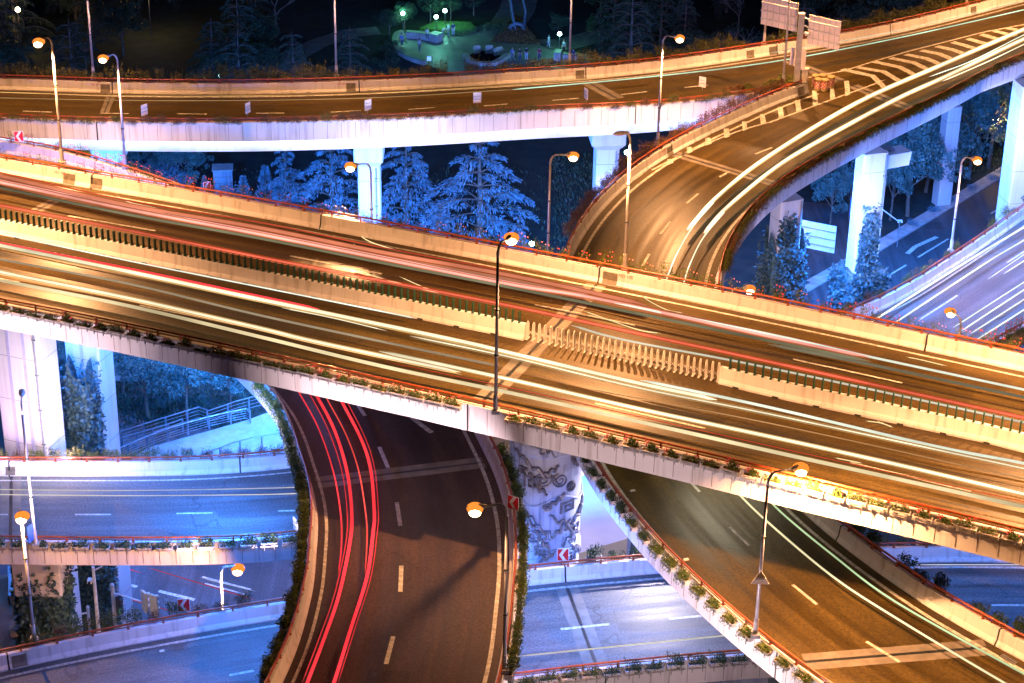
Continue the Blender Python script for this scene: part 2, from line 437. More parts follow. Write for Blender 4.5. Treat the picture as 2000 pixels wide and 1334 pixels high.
    def joint(s, a, b, wide=.5, gap=.1, pale=True, shift=.0):
        p,q=XY(at(*a,s.z)),XY(at(*b,s.z)); t=(q-p).normalized(); n=Vector((-t.y,t.x))
        def strip(o0,o1,z):
            return MB().quad((p.x+n.x*o0,p.y+n.y*o0,s.z+z),(q.x+n.x*o0,q.y+n.y*o0,s.z+z),(q.x+n.x*o1,q.y+n.y*o1,s.z+z),(p.x+n.x*o1,p.y+n.y*o1,s.z+z))
        mb=strip(-wide-gap,-gap,.004)
        m2=strip(gap,gap+wide,.004); k=len(mb.v); mb.v+=m2.v; mb.f+=[tuple(i+k for i in f) for f in m2.f]
        j=part(mb,'expansion_joint',JOINTC,s.t)
        r=strip(-gap,gap,.003); m3=strip(-.015,.015,.012); k=len(r.v); r.v+=m3.v; r.f+=[tuple(i+k for i in f) for f in m3.f]
        part(r,'joint_seal',RUBBER,j)

ZM,ZR,ZB=31.3,24.5,17.0
# wide top viaduct
farM=[XY(at(x,y,ZM)) for x,y in ((0,339),(500,425),(1000,520),(1500,621),(2000,727))]
d0=(farM[1]-farM[0]).normalized(); d1=(farM[-1]-farM[-2]).normalized()
farM=[farM[0]-d0*40,farM[0]-d0*20]+farM+[farM[-1]+d1*15,farM[-1]+d1*40]
nearM=[]
for i,p in enumerate(farM):
    t=(farM[min(i+1,len(farM)-1)]-farM[max(i-1,0)]).normalized(); nearM.append(p+Vector((t.y,-t.x))*17.3)
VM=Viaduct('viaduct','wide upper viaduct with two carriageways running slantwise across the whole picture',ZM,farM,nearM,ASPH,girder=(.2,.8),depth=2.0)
# top road
farT=[XY(at(x,y,ZR)) for x,y in ((0,176),(250,184),(500,185),(750,178),(1000,164),(1250,145),(1500,110),(1750,66),(2000,4))]
farT=[farT[0]-Vector((40,0.5)),farT[0]-Vector((18,0))]+farT+[farT[-1]+Vector((13,9.5)),farT[-1]+Vector((30,23))]
wT=[7.9]*6+[8.0,8.7,8.8,8.7,8.6,8.6,8.6]; nearT=[]
for i,p in enumerate(farT):
    t=(farT[min(i+1,len(farT)-1)]-farT[max(i-1,0)]).normalized(); nearT.append(p+Vector((t.y,-t.x))*wT[i])
NOSE=Vector((23.5,159.9))
VT=Viaduct('viaduct','curving viaduct behind with blue-lit side wall, running across the top of the picture',ZR,farT,nearT,ASPH,rangeB=(nearT[0],Vector((22.6,159.0))),girder=(.14,.86),depth=2.1)
# ramp C
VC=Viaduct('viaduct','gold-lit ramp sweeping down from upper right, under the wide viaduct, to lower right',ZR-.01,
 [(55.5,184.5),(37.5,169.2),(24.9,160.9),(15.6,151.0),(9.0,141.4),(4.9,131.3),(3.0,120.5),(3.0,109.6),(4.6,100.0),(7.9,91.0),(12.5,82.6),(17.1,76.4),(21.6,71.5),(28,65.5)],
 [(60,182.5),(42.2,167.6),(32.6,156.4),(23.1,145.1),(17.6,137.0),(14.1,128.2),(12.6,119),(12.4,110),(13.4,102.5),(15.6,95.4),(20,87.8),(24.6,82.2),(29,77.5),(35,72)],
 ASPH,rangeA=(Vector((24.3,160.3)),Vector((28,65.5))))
# central ramp
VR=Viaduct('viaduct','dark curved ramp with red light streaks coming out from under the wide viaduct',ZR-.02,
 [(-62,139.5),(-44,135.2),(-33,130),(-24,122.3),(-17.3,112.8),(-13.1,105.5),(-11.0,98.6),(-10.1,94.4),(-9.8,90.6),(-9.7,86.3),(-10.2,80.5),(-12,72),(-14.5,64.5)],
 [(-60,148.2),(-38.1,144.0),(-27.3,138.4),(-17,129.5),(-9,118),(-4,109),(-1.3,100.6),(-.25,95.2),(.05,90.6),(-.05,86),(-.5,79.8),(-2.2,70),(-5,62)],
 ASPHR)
VE=Viaduct('viaduct','blue-lit lower viaduct passing left to right behind the dark curved ramp',ZB,
 [(-70,109.4),(-45,109.8),(-31.1,110.2),(-18,110.9),(-9,113.5),(0,119.5),(12,126),(20,130.3),(27,135.9),(33.5,143.5),(40.2,152.2),(52,168),(64,186)],
 [(-69.5,101.5),(-44.8,101.8),(-31,101.9),(-14.5,102.6),(-5,106.3),(3.5,112.5),(15.5,118.5),(25.5,123.2),(33.8,130.1),(40.5,138),(47.2,146.8),(59,162.5),(71,180.5)],
 ASPHB)
VD=Viaduct('viaduct','lowest blue-lit viaduct arching across the bottom of the picture',ZB-.01,
 [(-45,82),(-26.6,90.2),(-20.3,92.8),(-13.7,95.1),(-6,97.4),(1.1,99.2),(8.5,100.7),(15,101.7),(23.3,102.3),(29.8,102.5),(50,102.5)],
 [(-41,73.7),(-23,81.7),(-17,84.1),(-11,86.2),(-4.5,88.4),(2.8,90.2),(9.6,91.6),(15.8,92.5),(23.5,93.1),(29.8,93.3),(50,93.3)],
 ASPHB)
def seams(V, side, a, b, n):
    pa=V.PA if side==0 else V.PB; d0,d1=pa.near(XY(at(*a,V.z))),pa.near(XY(at(*b,V.z))); me=MB().box((0,0,-.02),(.025,.012,1.26)).mesh('panel_seam',mat('seam_dirt',(.12,.1,.1),(.25,.22,.21),2,.9))
    for k in range(n):
        d=d0+(d1-d0)*(k+.5)/n; p,an=V.outer(side,d,.455); o=bpy.data.objects.new('panel_seam',me); COL.objects.link(o); o.parent=V.t
        o.location=(p.x-V.mid.x,p.y-V.mid.y,V.z+.1); o.rotation_euler=(0,0,an-math.pi/2)
seams(VM,1,(-60,600),(2060,1090),60); seams(VT,1,(-60,250),(1460,185),58); seams(VC,1,(2000,130),(1430,520),26); seams(VE,1,(-60,1090),(590,1085),20); seams(VD,1,(1000,1345),(1500,1300),14); seams(VC,0,(1130,890),(1620,1340),20)
# markings ---------------------------------------------------------
VM.mark(VM.line(VM.offset(0,.55),.16)); VM.mark(VM.line(VM.offset(1,.75),.16))
pm=VM.offset(0,4.15)
for i,k in enumerate(((150,409),(571,496),(1040,600),(1547,704),(-260,330),(2080,820))):
    c=Path(pm); q=XY(at(k[0],k[1],ZM)); d=c.near(q); VM.mark(VM.line([c.at(d+j*.6) for j in range(11)],.16))
    c2=Path(VM.offset(1,3.9)); d=c2.near(XY(at(k[0]+120,k[1]+190,ZM))); VM.mark(VM.line([c2.at(d+j*.6) for j in range(11)],.14))
VT.mark(VT.line(VT.offset(0,.5),.2))
VT.dashes([(-105,213,-50,216),(45,217,101,219),(198,221,252,222),(345,222,404,223),(500,221,555,221),(647,219,705,216),(797,214,850,210),(945,207,992,203),(1079,196,1130,192),(1213,185,1264,179),(1337,171,1382,166)],.16)
VC.dashes([(1405,346,1426,334),(1475,301,1508,288),(1341,397,1364,378),(1290,457,1309,433),(1255,519,1268,496),(1345,938,1367,961),(1425,1029,1463,1066),(1548,1142,1596,1181),(1692,1253,1757,1293),(1690,187,1726,177),(1770,157,1795,146),(1840,126,1860,118)],.17)
VC.mark(VC.line([XY(at(x,y,ZR)) for x,y in ((1500,240),(1600,203),(1700,167),(1750,146),(1800,128),(1850,108),(1900,86),(1950,64),(2000,42))],.17))
VC.mark(VC.line([XY(at(x,y,ZR)) for x,y in ((1273,332),(1330,303),(1400,272),(1450,253),(1500,239))],.17))
VC.mark(VC.line(VC.offset(0,.55,VC.PA.near((24,160)),None),.2)); VC.mark(VC.line(VC.offset(1,.6),.2))
VT.mark(VT.line([XY(at(x,y,ZR)) for x,y in ((1575,152),(1650,138),(1700,122),(1775,100),(1850,81),(1925,62),(2000,48),(2060,33))],.17,z=.01))
# gore hatching: chevrons between the two solid lines
lowL=Path([XY(at(x,y,ZR)) for x,y in ((1500,239),(1600,203),(1700,167),(1750,146),(1800,128),(1850,108),(1900,86),(1950,64),(2000,42))])
uppL=Path([XY(at(x,y,ZR)) for x,y in ((1575,152),(1650,138),(1700,122),(1775,100),(1850,81),(1925,62),(2000,48),(2060,33))])
apex=[((1640,137),(1700,150),(1722,172)),((1670,133),(1722,142),(1752,160)),((1702,122),(1753,133),(1780,147)),((1735,115),(1780,124),(1808,138)),((1764,108),(1805,116),(1833,128)),((1795,100),(1830,107),(1857,118)),((1825,92),(1857,99),(1882,108)),((1855,84),(1882,91),(1908,99)),((1885,77),(1909,84),(1933,90)),((1912,69),(1933,75),(1957,81)),((1938,62),(1957,67),(1980,72)),((1962,56),(1980,60),(2000,63))]
for a,b,c in apex:
    p,q,r=(XY(at(x,y,ZR)) for x,y in (a,b,c)); wv=XY(at(b[0]+9,b[1]-3.5,ZR))-q; mb=MB(); z=ZR+.004
    mb.quad((p.x,p.y,z),(q.x,q.y,z),(q.x+wv.x,q.y+wv.y,z),(p.x+wv.x,p.y+wv.y,z)); mb.quad((q.x,q.y,z),(r.x,r.y,z),(r.x+wv.x,r.y+wv.y,z),(q.x+wv.x,q.y+wv.y,z)); VC.mark(mb)
for a in (((1649,158),(1661,188)),((1620,166),(1631,196)),((1586,177),(1598,207)),((1553,196),(1565,218)),((1519,209),(1531,231)),((1484,223),(1496,243)),((1449,237),(1460,256)),((1413,251),(1426,270)),((1377,269),(1390,284)),((1341,287),(1353,300)),((1303,311),(1315,322))):
    (x0,y0),(x1,y1)=a; p,q,r,t=(XY(at(x,y,ZR)) for x,y in ((x0,y0),(x1-3,y0),(x1,y1-4),(x0+2,y1)))
    VC.mark(MB().quad((p.x,p.y,ZR+.003),(t.x,t.y,ZR+.003),(r.x,r.y,ZR+.003),(q.x,q.y,ZR+.003)))
VR.dashes([(698,790,713,812),(741,873,758,914),(775,981,782,1027),(784,1105,782,1156),(768,1243,754,1297),(722,1375,700,1425)],.22)
VR.dashes([(803,815,843,845)],.3)
VR.mark(VR.line(VR.offset(0,.45),.16)); VR.mark(VR.line(VR.offset(1,.5),.2))
VE.dashes([(-50,1006,15,1005),(147,1005,217,1005),(345,1003,415,1002),(543,998,592,997)],.16)
VE.dashes([(1797,624,1870,577),(1967,513,2040,466)],.16)
VE.mark(VE.line(VE.offset(0,.5),.14)); VE.mark(VE.line(VE.offset(1,.5),.14))
VD.dashes([(1095,1229,1190,1219),(1306,1209,1370,1203),(448,1319,496,1310),(1936,1182,2010,1182)],.2)
VD.mark(VD.line(VD.offset(0,.5),.2)); VD.mark(VD.line(VD.offset(1,.45),.14))
VM.joint((1165,556),(943,784)); VM.joint((150,368),(70,412),.35,.05)
VT.joint((1138,155),(1206,193),.55); VT.joint((1537,118),(1640,158),.5); VT.joint((218,184),(203,222),.3,.05)
VC.joint((1640,158),(1800,220),.5); VC.joint((1313,299),(1516,360),.4); VC.joint((1572,1293),(1928,1264),.55)
VR.joint((618,943),(945,903),.5)
VD.joint((1106,1144),(1165,1300),.55); VE.joint((22,930),(20,1080),.5)

# ------------------------------------------------------------------ ground, streets, park
struct(MB().quad((-400,20,0),(400,20,0),(400,700,0),(-400,700,0)),'ground',mat('ground_earth',(.007,.014,.012),(.018,.028,.02),.6,.95,detail=8))
def road_poly(px, name, mt, z):
    mb=MB(); n=len(px); mb.v=[tuple(at(x,y,0).xy)+(z,) for x,y in px]; mb.f=[tuple(range(n))]; 
    p0=[Vector(v) for v in mb.v]; nz=sum((p0[i].x*p0[(i+1)%n].y-p0[(i+1)%n].x*p0[i].y) for i in range(n))
    if nz<0: mb.f=[tuple(range(n))[::-1]]
    return struct(mb,name,mt)
road_poly([(2080,268),(1960,346),(1715,494),(1555,584),(1400,675),(1500,820),(2100,800)],'street',ASPHS,.02)
road_poly([(1530,392),(1700,402),(1662,520),(1590,560),(1480,520)],'street',ASPHS,.024)
road_poly([(-150,1020),(0,1045),(640,1080),(1500,1040),(1500,1360),(-150,1360)],'street',ASPHS,.02)
road_poly([(100,800),(210,800),(330,838),(470,838),(330,905),(60,930)],'street',ASPHS,.024)
# kerb along the right street
kp=[at(x,y,0) for x,y in ((2080,268),(1960,346),(1715,494),(1555,584),(1470,633))]
mb=MB()
for a,b in zip(kp,kp[1:]):
    t=(b-a).normalized(); n=Vector((t.y,-t.x,0)) 
    if n.y<0: n=-n
    mb.quad(a+Vector((0,0,.15)),b+Vector((0,0,.15)),b+n*1.4+Vector((0,0,.15)),a+n*1.4+Vector((0,0,.15))); mb.quad(a,b,b+Vector((0,0,.15)),a+Vector((0,0,.15)))
struct(mb,'pavement',STONE)
def gmark(pxs, wd, name='lane_marking'):
    for a,b,c,d in pxs:
        p,q=XY(at(a,b,0)),XY(at(c,d,0)); t=(q-p).normalized(); n=Vector((-t.y,t.x))*wd/2
        struct(MB().quad((p.x-n.x,p.y-n.y,.03),(q.x-n.x,q.y-n.y,.03),(q.x+n.x,q.y+n.y,.03),(p.x+n.x,p.y+n.y,.03)),name,PAINT)
gmark([(1793,503,1852,467),(1935,418,1960,402),(1720,548,1770,518)],.2)
gmark([(1772,496,1788,482),(1788,482,1830,463)],.45)
gmark([(197,1128,268,1147),(147,1172,215,1191),(310,1155,380,1172),(430,1187,500,1204)],.3)
gmark([(395,1127,490,1152),(400,1140,480,1162)],.15)
# the park: plaza, paths, low walls, pool
def P0(x,y,z=0): return at(x,y,z)
mb=MB(); pl=[(775,74),(772,95),(785,110),(812,122),(850,133),(900,150),(1180,150),(1180,112),(1040,90),(960,78),(860,68),(800,60)]
mb.v=[tuple(P0(x,y).xy)+(.06,) for x,y in pl]; mb.f=[tuple(range(len(pl)))]; struct(mb,'plaza',BRICK)
def strip(px, w, name, mt, z):
    pa=Path([XY(P0(x,y)) for x,y in px]); mb=MB(); row=[]
    for i in range(25):
        d=pa.len*i/24; p=pa.at(d); t=pa.tan(d); n=Vector((-t.y,t.x))*w/2; row.append([(p.x-n.x,p.y-n.y,z),(p.x+n.x,p.y+n.y,z)])
    mb.rings(row); return struct(mb,name,mt)
strip([(920,76),(990,50),(1010,20),(1020,-20)],4.5,'path',BRICK,.03)
strip([(1020,88),(1100,88),(1150,75),(1200,60)],4,'path',BRICK,.034)
strip([(565,140),(575,110),(620,85),(680,65),(740,60)],3,'path',mat('path_dark',(.12,.12,.11),(.18,.18,.16),1,.8),.03)
def lowwall(px, h, th, label):
    pa=Path(spline([XY(P0(x,y)) for x,y in px],6)); rows=[]
    for i in range(len(pa.p)):
        d=pa.L[i]; p=pa.at(d); t=pa.tan(d); n=Vector((-t.y,t.x))*th/2
        rows.append([(p.x-n.x,p.y-n.y,0),(p.x-n.x,p.y-n.y,h),(p.x+n.x,p.y+n.y,h),(p.x+n.x,p.y+n.y,0)])
    c=pa.at(pa.len/2); t=thing('low_wall',label,'wall',(c.x,c.y,0))
    part(MB().rings(rows,closed=True),'wall_body',STONE,t)
    rows=[]
    for i in range(len(pa.p)):
        d=pa.L[i]; p=pa.at(d); q=pa.tan(d); n=Vector((-q.y,q.x))*(th/2+.06)
        rows.append([(p.x-n.x,p.y-n.y,h+.002),(p.x-n.x,p.y-n.y,h+.08),(p.x+n.x,p.y+n.y,h+.08),(p.x+n.x,p.y+n.y,h+.002)])
    part(MB().rings(rows,closed=True),'coping',BRICK,t)
lowwall([(786,68),(774,74),(771,90),(778,104),(800,117),(830,127)],.5,.5,'curved pale low wall round the left rim of the night plaza')
lowwall([(794,74),(820,76),(842,80)],.8,.7,'straight stone bench wall behind the person sitting on the plaza')
lowwall([(843,79),(859,83)],1.0,1.2,'short thick block of stone at the right end of the bench wall')
lowwall([(1083,116),(1096,117)],1.0,1.2,'stone block under the green lamp at the right of the plaza')
lowwall([(1100,116),(1128,119)],.7,.6,'low stone wall running right from the lamp block')
# sunken pool
t=thing('pool','dark sunken pool with stepped stone edge in the plaza','pool',P0(950,108))
mb=MB(); pp=[(915,112),(922,119),(940,124),(960,124),(975,118),(983,110),(970,108),(972,104),(955,104),(957,101),(940,101),(938,104),(926,103)]
mb.v=[tuple(P0(x,y).xy)+(.09,) for x,y in pp]; mb.f=[tuple(range(len(pp)))]; part(mb,'water',mat('pool_water',(.003,.004,.008),(.005,.006,.01),2,.1),t)
rim=[(908,111),(918,122),(938,128),(962,128),(978,121),(994,110)]
pa=Path(spline([XY(P0(x,y)) for x,y in rim],5)); rows=[]
for i in range(len(pa.p)):
    p=pa.p[i]; q=pa.tan(pa.L[i]); n=Vector((-q.y,q.x))*.35; rows.append([(p.x-n.x,p.y-n.y,.05),(p.x-n.x,p.y-n.y,.45),(p.x+n.x,p.y+n.y,.45),(p.x+n.x,p.y+n.y,.05)])
part(MB().rings(rows,closed=True),'rim',STONE,t)
for i,(a,b,c,d) in enumerate(((925,99,937,97),(948,98,962,97),(966,103,980,99))):
    p,q=P0(a,b),P0(c,d); part(MB().tube([p+Vector((0,0,.3)),q+Vector((0,0,.3))],.3,4),'step',STONE,t)

# ------------------------------------------------------------------ median barriers with glare slats
def world_line(pxs, z): return Path([XY(at(x,y,z)) for x,y in pxs])
MED=world_line([(-300,399),(0,459),(500,559),(1000,661),(1402,750),(1500,775),(1925,866),(2000,885),(2250,950)],ZM)
MPR=[(0,0),(0,.1),(.14,.3),(.2,.9),(.42,.9),(.48,.3),(.62,.1),(.62,0)]
def median(a, b, label, pitch_px):
    d0,d1=MED.near(XY(at(*a,ZM))),MED.near(XY(at(*b,ZM))); rows=[]; n=int((d1-d0)/2)
    c=MED.at((d0+d1)/2); t=thing('median_barrier',label,'barrier',(c.x,c.y,ZM))
    for i in range(n+1):
        d=d0+(d1-d0)*i/n; p=MED.at(d); q=MED.tan(d); u=Vector((-q.y,q.x)); u=u if u.y>0 else -u
        rows.append([(p.x+u.x*o,p.y+u.y*o,ZM+.004+z) for o,z in MPR])
    part(MB().rings(rows,closed=True),'barrier_body',PAR,t)
    sm=MB(); sm.box((0,0,.38),(.05,.2,.6)); sm.box((.0,0,.04),(.12,.22,.08)); me=sm.mesh('glare_slat',SLATG)
    d=d0+.5
    while d<d1:
        p=MED.at(d); q=MED.tan(d); u=Vector((-q.y,q.x)); u=u if u.y>0 else -u
        o=bpy.data.objects.new('glare_slat',me); COL.objects.link(o); o.parent=t
        o.location=(p.x+u.x*.31-c.x,p.y+u.y*.31-c.y,.9); o.rotation_euler=(0,0,math.atan2(q.y,q.x)); d+=pitch_px
    d=d0+1; sme=MB().box((0,0,0),(.32,.06,.09)).mesh('drain_slot',DARKM)
    while d<d1:
        p=MED.at(d); q=MED.tan(d); o=bpy.data.objects.new('drain_slot',sme); COL.objects.link(o); o.parent=t
        o.location=(p.x-c.x,p.y-c.y,.05); o.rotation_euler=(0,0,math.atan2(q.y,q.x)); d+=2.2
median((-290,401),(1022,666),'long pale median barrier with dark green slats, left of the gap in the wide viaduct',.375*1.05)
median((1402,750),(2240,948),'pale median barrier with dark green slats, right of the folding fence',.46)
# folding fence in the gap
d0,d1=MED.near(XY(at(1026,667,ZM))),MED.near(XY(at(1398,750,ZM))); c=MED.at((d0+d1)/2)
ft=thing('folding_fence','pale folding gate of upright bars closing the gap in the median','fence',(c.x,c.y,ZM))
N=33; prev=None
um=MB()
for s_ in (-1,1): um.tube([(0,s_*.13,0),(0,s_*.13,.95),(0,s_*.06,1.05),(0,0,1.08)],.03,6)
um.tube([(0,0,.0),(0,0,1.02)],.022,6); um.box((0,0,.05),(.1,.4,.06)); ume=um.mesh('gate_bar',WHITEP)
for i in range(N):
    d=d0+(d1-d0)*i/(N-1); p=MED.at(d); q=MED.tan(d); u=Vector((-q.y,q.x)); u=u if u.y>0 else -u
    o=bpy.data.objects.new('gate_bar',ume); COL.objects.link(o); o.parent=ft
    P=Vector((p.x+u.x*.3-c.x,p.y+u.y*.3-c.y,.01)); o.location=P; o.rotation_euler=(0,0,math.atan2(q.y,q.x))
    if prev is not None:
        lk=MB(); lk.tube([prev+Vector((0,0,.25)),P+Vector((0,0,.62))],.014,5); lk.tube([prev+Vector((0,0,.62)),P+Vector((0,0,.25))],.014,5)
        part(lk,'scissor_link',WHITEP,ft,world=False)
    prev=P
# ------------------------------------------------------------------ writing and plates on the parapets
def on_parapet(V, side, px, width, height, z0, name, mt, text=None):
    pa=V.PA if side==0 else V.PB; q=XY(at(px[0],px[1],V.z)); d=pa.near(q)
    p=pa.at(d); ot,_=V.outer(side,d,1); u=(ot-p).normalized(); t=pa.tan(d)
    if (t.x*CR.x+t.y*CR.y)<0: t=-t
    # the jersey face leans: from offset .13 at .3 to .21 at .86
    sl=Vector((u.x*.08,u.y*.08,.56)).normalized()
    o=Vector((p.x,p.y,V.z))+Vector((u.x*.13,u.y*.13,.3))+sl*(z0); nrm=Vector((-u.x,-u.y,.14)).normalized()
    if text is None:
        a=o-Vector((t.x,t.y,0))*width/2+nrm*.006; b=a+Vector((t.x,t.y,0))*width
        mb=MB(); mb.quad(a,b,b+sl*height,a+sl*height)
        mb.quad(a-sl*.0,b,b+Vector((-u.x*.13,-u.y*.13,-.22)),a+Vector((-u.x*.13,-u.y*.13,-.22)))
        return part(mb,name,mt,V.t)
    cu=bpy.data.curves.new('plate_text','FONT'); cu.body=text; cu.size=height; cu.align_x='CENTER'; cu.extrude=.002
    ob=bpy.data.objects.new('tmp',cu); COL.objects.link(ob); bpy.context.view_layer.update()
    me=bpy.data.meshes.new_from_object(ob.evaluated_get(bpy.context.evaluated_depsgraph_get())); bpy.data.objects.remove(ob)
    X=Vector((t.x,t.y,0)); M=Matrix((X,sl,X.cross(sl))).transposed()
    L=OFF[V.t.name]; mb=MB(); mb.v=[tuple(M@v.co+o+nrm*.008) for v in me.vertices]; mb.f=[tuple(pp.vertices) for pp in me.polygons]
    return part(mb,name,mt,V.t)
PLATE=mat('access_plate',(.12,.1,.08),(.2,.17,.13),4,.5)
TXR=mat('stencil_red',(.5,.06,.04),None,3,.6)
for px in ((135,361),(188,370)): on_parapet(VM,0,px,.85,.42,.0,'access_plate',PLATE)
on_parapet(VM,0,(1187,560),.9,.44,0,'access_plate',PLATE)
for px in ((205,184),(686,181),(1133,155),(1466,115),(1510,108),(1900,28)): on_parapet(VT,0,px,.75,.42,0,'access_plate',PLATE)
on_parapet(VC,0,(1303,303),.8,.42,0,'access_plate',PLATE); on_parapet(VC,0,(1566,187),.8,.42,0,'access_plate',PLATE)
on_parapet(VD,0,(40,1305),.8,.42,0,'access_plate',PLATE); on_parapet(VE,0,(20,932),.6,.3,0,'access_plate',PLATE)
for V,px,s_ in ((VM,(1216,567),.26),(VM,(117,358),.24),(VT,(184,184),.2),(VT,(668,181),.2),(VT,(1115,158),.2),(VC,(1290,310),.2),(VD,(67,1298),.22),(VD,(1085,1137),.22)):
    on_parapet(V,0,px,0,s_,.3,'parapet_lettering',TXR if V is not VD else WHITEP,'NO 105' if V is VM else 'NO 05')
# dark expansion slits through the parapets
def slit(V, side, px, zt=.9, zb=-.02, inner=True):
    pa=V.PA if side==0 else V.PB; d=pa.near(XY(at(px[0],px[1],V.z))); p=pa.at(d); ot,an=V.outer(side,d,1); u=(ot-p).normalized(); t=pa.tan(d)
    rows=[]
    for o,z in (JP[:5] if inner else [(.452,.87),(.452,-.67)]):
        b=Vector((p.x+u.x*(o-(.006 if inner else -.004)),p.y+u.y*(o-(.006 if inner else -.004)),V.z+z+(.006 if z>.8 else 0)))
        w_=.05; rows.append([b-Vector((t.x,t.y,0))*w_,b+Vector((t.x,t.y,0))*w_])
    part(MB().rings(rows),'expansion_gap',RUBBER,V.t)
for V,s_,px in ((VM,0,(1165,556)),(VM,0,(180,368)),(VM,0,(622,450)),(VM,0,(1805,687)),(VT,0,(219,184)),(VT,0,(702,180)),(VT,0,(1145,155)),(VT,0,(1519,107)),(VT,0,(1740,68)),(VC,0,(1309,301)),(VD,0,(18,1308)),(VD,0,(1104,1135)),(VC,1,(1640,1055)),(VC,1,(1942,1262)),(VE,0,(18,931)),(VE,0,(470,927))): slit(V,s_,px)
for V,s_,px in ((VM,1,(912,820)),(VT,1,(188,262)),(VT,1,(1239,225)),(VC,1,(1820,222)),(VD,1,(1182,1330)),(VC,0,(1508,1306))): slit(V,s_,px,inner=False)

# ------------------------------------------------------------------ planters and shrubs
def bush(mb, c, r, n, L, W, sq=(1,1,.8), droop=0, fill=.35):
    for _ in range(n):
        while True:
            d=Vector((random.uniform(-1,1),random.uniform(-1,1),random.uniform(-1,1)))
            if .05<d.length<1: break
        rr=fill+(1-fill)*random.random()**.5; d=d.normalized()*rr
        d*=.85+.25*math.sin(d.x*7+d.y*5)*math.cos(d.z*6)
        p=Vector((c[0]+d.x*r*sq[0],c[1]+d.y*r*sq[1],c[2]+d.z*r*sq[2]))
        mb.leaf(p,L*random.uniform(.6,1.3),W*random.uniform(.6,1.3),d+Vector((random.gauss(0,.5),random.gauss(0,.5),random.gauss(0,.5)-droop)))
def planter_proto(kind, seed):
    random.seed(seed)
    boxed = kind in ('rose','green','dark','low')
    nm={'tall':'shrub','brown':'shrub','thick':'shrub','grass':'trailing_plant','wild':'rose_bush'}.get(kind,'planter_box')
    o=thing(nm,'planter','planter') if boxed else None
    b=MB(); L,Wd,H=.92,.3,.24
    if boxed:
        for sx in (-1,1): b.box((0,sx*(Wd/2-.015),H/2),(L,.03,H)); b.box((sx*(L/2-.015),0,H/2),(.03,Wd-.062,H))
        b.box((0,0,.02),(L-.064,Wd-.064,.04)); b.box((0,Wd/2+.012,H-.03),(L+.04,.03,.04)); b.box((0,-Wd/2-.012,H-.03),(L+.04,.03,.04))
        part(b,'box',PLBOX,o,world=False)
        part(MB().box((0,0,H-.06),(L-.07,Wd-.07,.04)),'soil',SOIL,o,world=False)
        br=MB()
        for x in (-.28,.28): br.box((x,Wd/2+.045,.06),(.045,.03,.34)); br.box((x,-.02,-.02),(.045,Wd+.1,.03))
        br.box((0,Wd/2+.045,.1),(L+.05,.028,.04)); part(br,'bracket',RAILG,o,world=False)
    f=MB(); mt=LEAF_G; fl=0
    def sprig(n,sp,h0,h1,nl=8):
        for k in range(n):
            x=random.uniform(-.42,.42); y=random.gauss(0,.05); x2,y2=x+random.gauss(0,sp),y+random.gauss(0,sp*.8); h=random.uniform(h0,h1)
            f.tube([(x,y,H),(x2,y2,H+h)],.006,3)
            for j in range(nl):
                t_=random.uniform(.35,1); f.leaf((x+(x2-x)*t_+random.gauss(0,.04),y+(y2-y)*t_+random.gauss(0,.04),H+h*t_),.085,.04)
    if kind=='rose':
        for k in range(5): bush(f,(random.uniform(-.36,.36),random.uniform(-.06,.08),H+.1+random.uniform(0,.08)),.19,75,.075,.045)
        sprig(6,.07,.2,.45,4); fl=random.randint(4,9)
    elif kind=='wild':
        for k in range(4): bush(f,(random.uniform(-.4,.4),random.uniform(-.06,.08),H+.1),.2,50,.08,.045)
        sprig(14,.16,.35,.85,9); fl=random.randint(4,10)
    elif kind in('tall','thick'):
        for k in range(8): bush(f,(random.uniform(-.5,.5),random.uniform(-.1,.12),H+.12+random.uniform(0,.28)),.26,90,.07,.035)
        sprig(16,.14,.45,.78); mt=LEAF_O
    elif kind=='green':
        for k in range(7): bush(f,(random.uniform(-.45,.45),random.uniform(-.04,.16),H+.1+random.uniform(-.05,.16)),.28,85,.09,.05)
        for k in range(60): f.leaf((random.uniform(-.45,.45),Wd/2+random.uniform(.02,.12),H-random.uniform(0,.35)),.09,.045,Vector((random.gauss(0,.4),.3,-1)))
        sprig(5,.12,.3,.5)
    elif kind=='dark':
        for k in range(6): bush(f,(random.uniform(-.42,.42),random.uniform(-.05,.15),H+.12+random.uniform(-.05,.15)),.26,80,.08,.05)
        sprig(6,.12,.3,.5); mt=LEAF_D
    elif kind=='brown':
        for k in range(6): bush(f,(random.uniform(-.45,.45),random.uniform(-.1,.12),H+.12+random.uniform(0,.2)),.24,60,.08,.03)
        sprig(22,.14,.4,.65); mt=LEAF_R
    elif kind=='grass':
        for k in range(440):
            x=random.uniform(-.6,.6); a=random.uniform(0,2*math.pi); l=random.uniform(.25,.8)
            dx,dy=math.cos(a)*.35,math.sin(a)*.45+.12; p=Vector((x,random.uniform(-.12,.12),H))
            q=[p+Vector((dx*t_*l,dy*t_*l,l*(t_*.55-t_*t_*.95)+.1*t_)) for t_ in (0,.35,.7,1)]
            wv=Vector((.011,.004,0))
            for i in range(3): f.quad(q[i]-wv,q[i+1]-wv,q[i+1]+wv,q[i]+wv)
            f.leaf(q[2],.08,.035); f.leaf(q[3],.07,.03)
        mt=LEAF_O if seed%2 else LEAF_R
    nf=len(f.f)
    for k in range(fl): f.ball((random.uniform(-.42,.42),random.uniform(-.1,.14),H+random.uniform(.22,.42 if kind=='rose' else .8)),.042,6,4)
    if boxed:
        ob=part(f,'foliage',mt,o,world=False)
    else:
        f.v=[(x,y,z-.0) for x,y,z in f.v]
        ob=bpy.data.objects.new(nm,f.mesh(nm,mt)); COL.objects.link(ob); ob['label']='x'; ob['category']='shrub'; o=ob
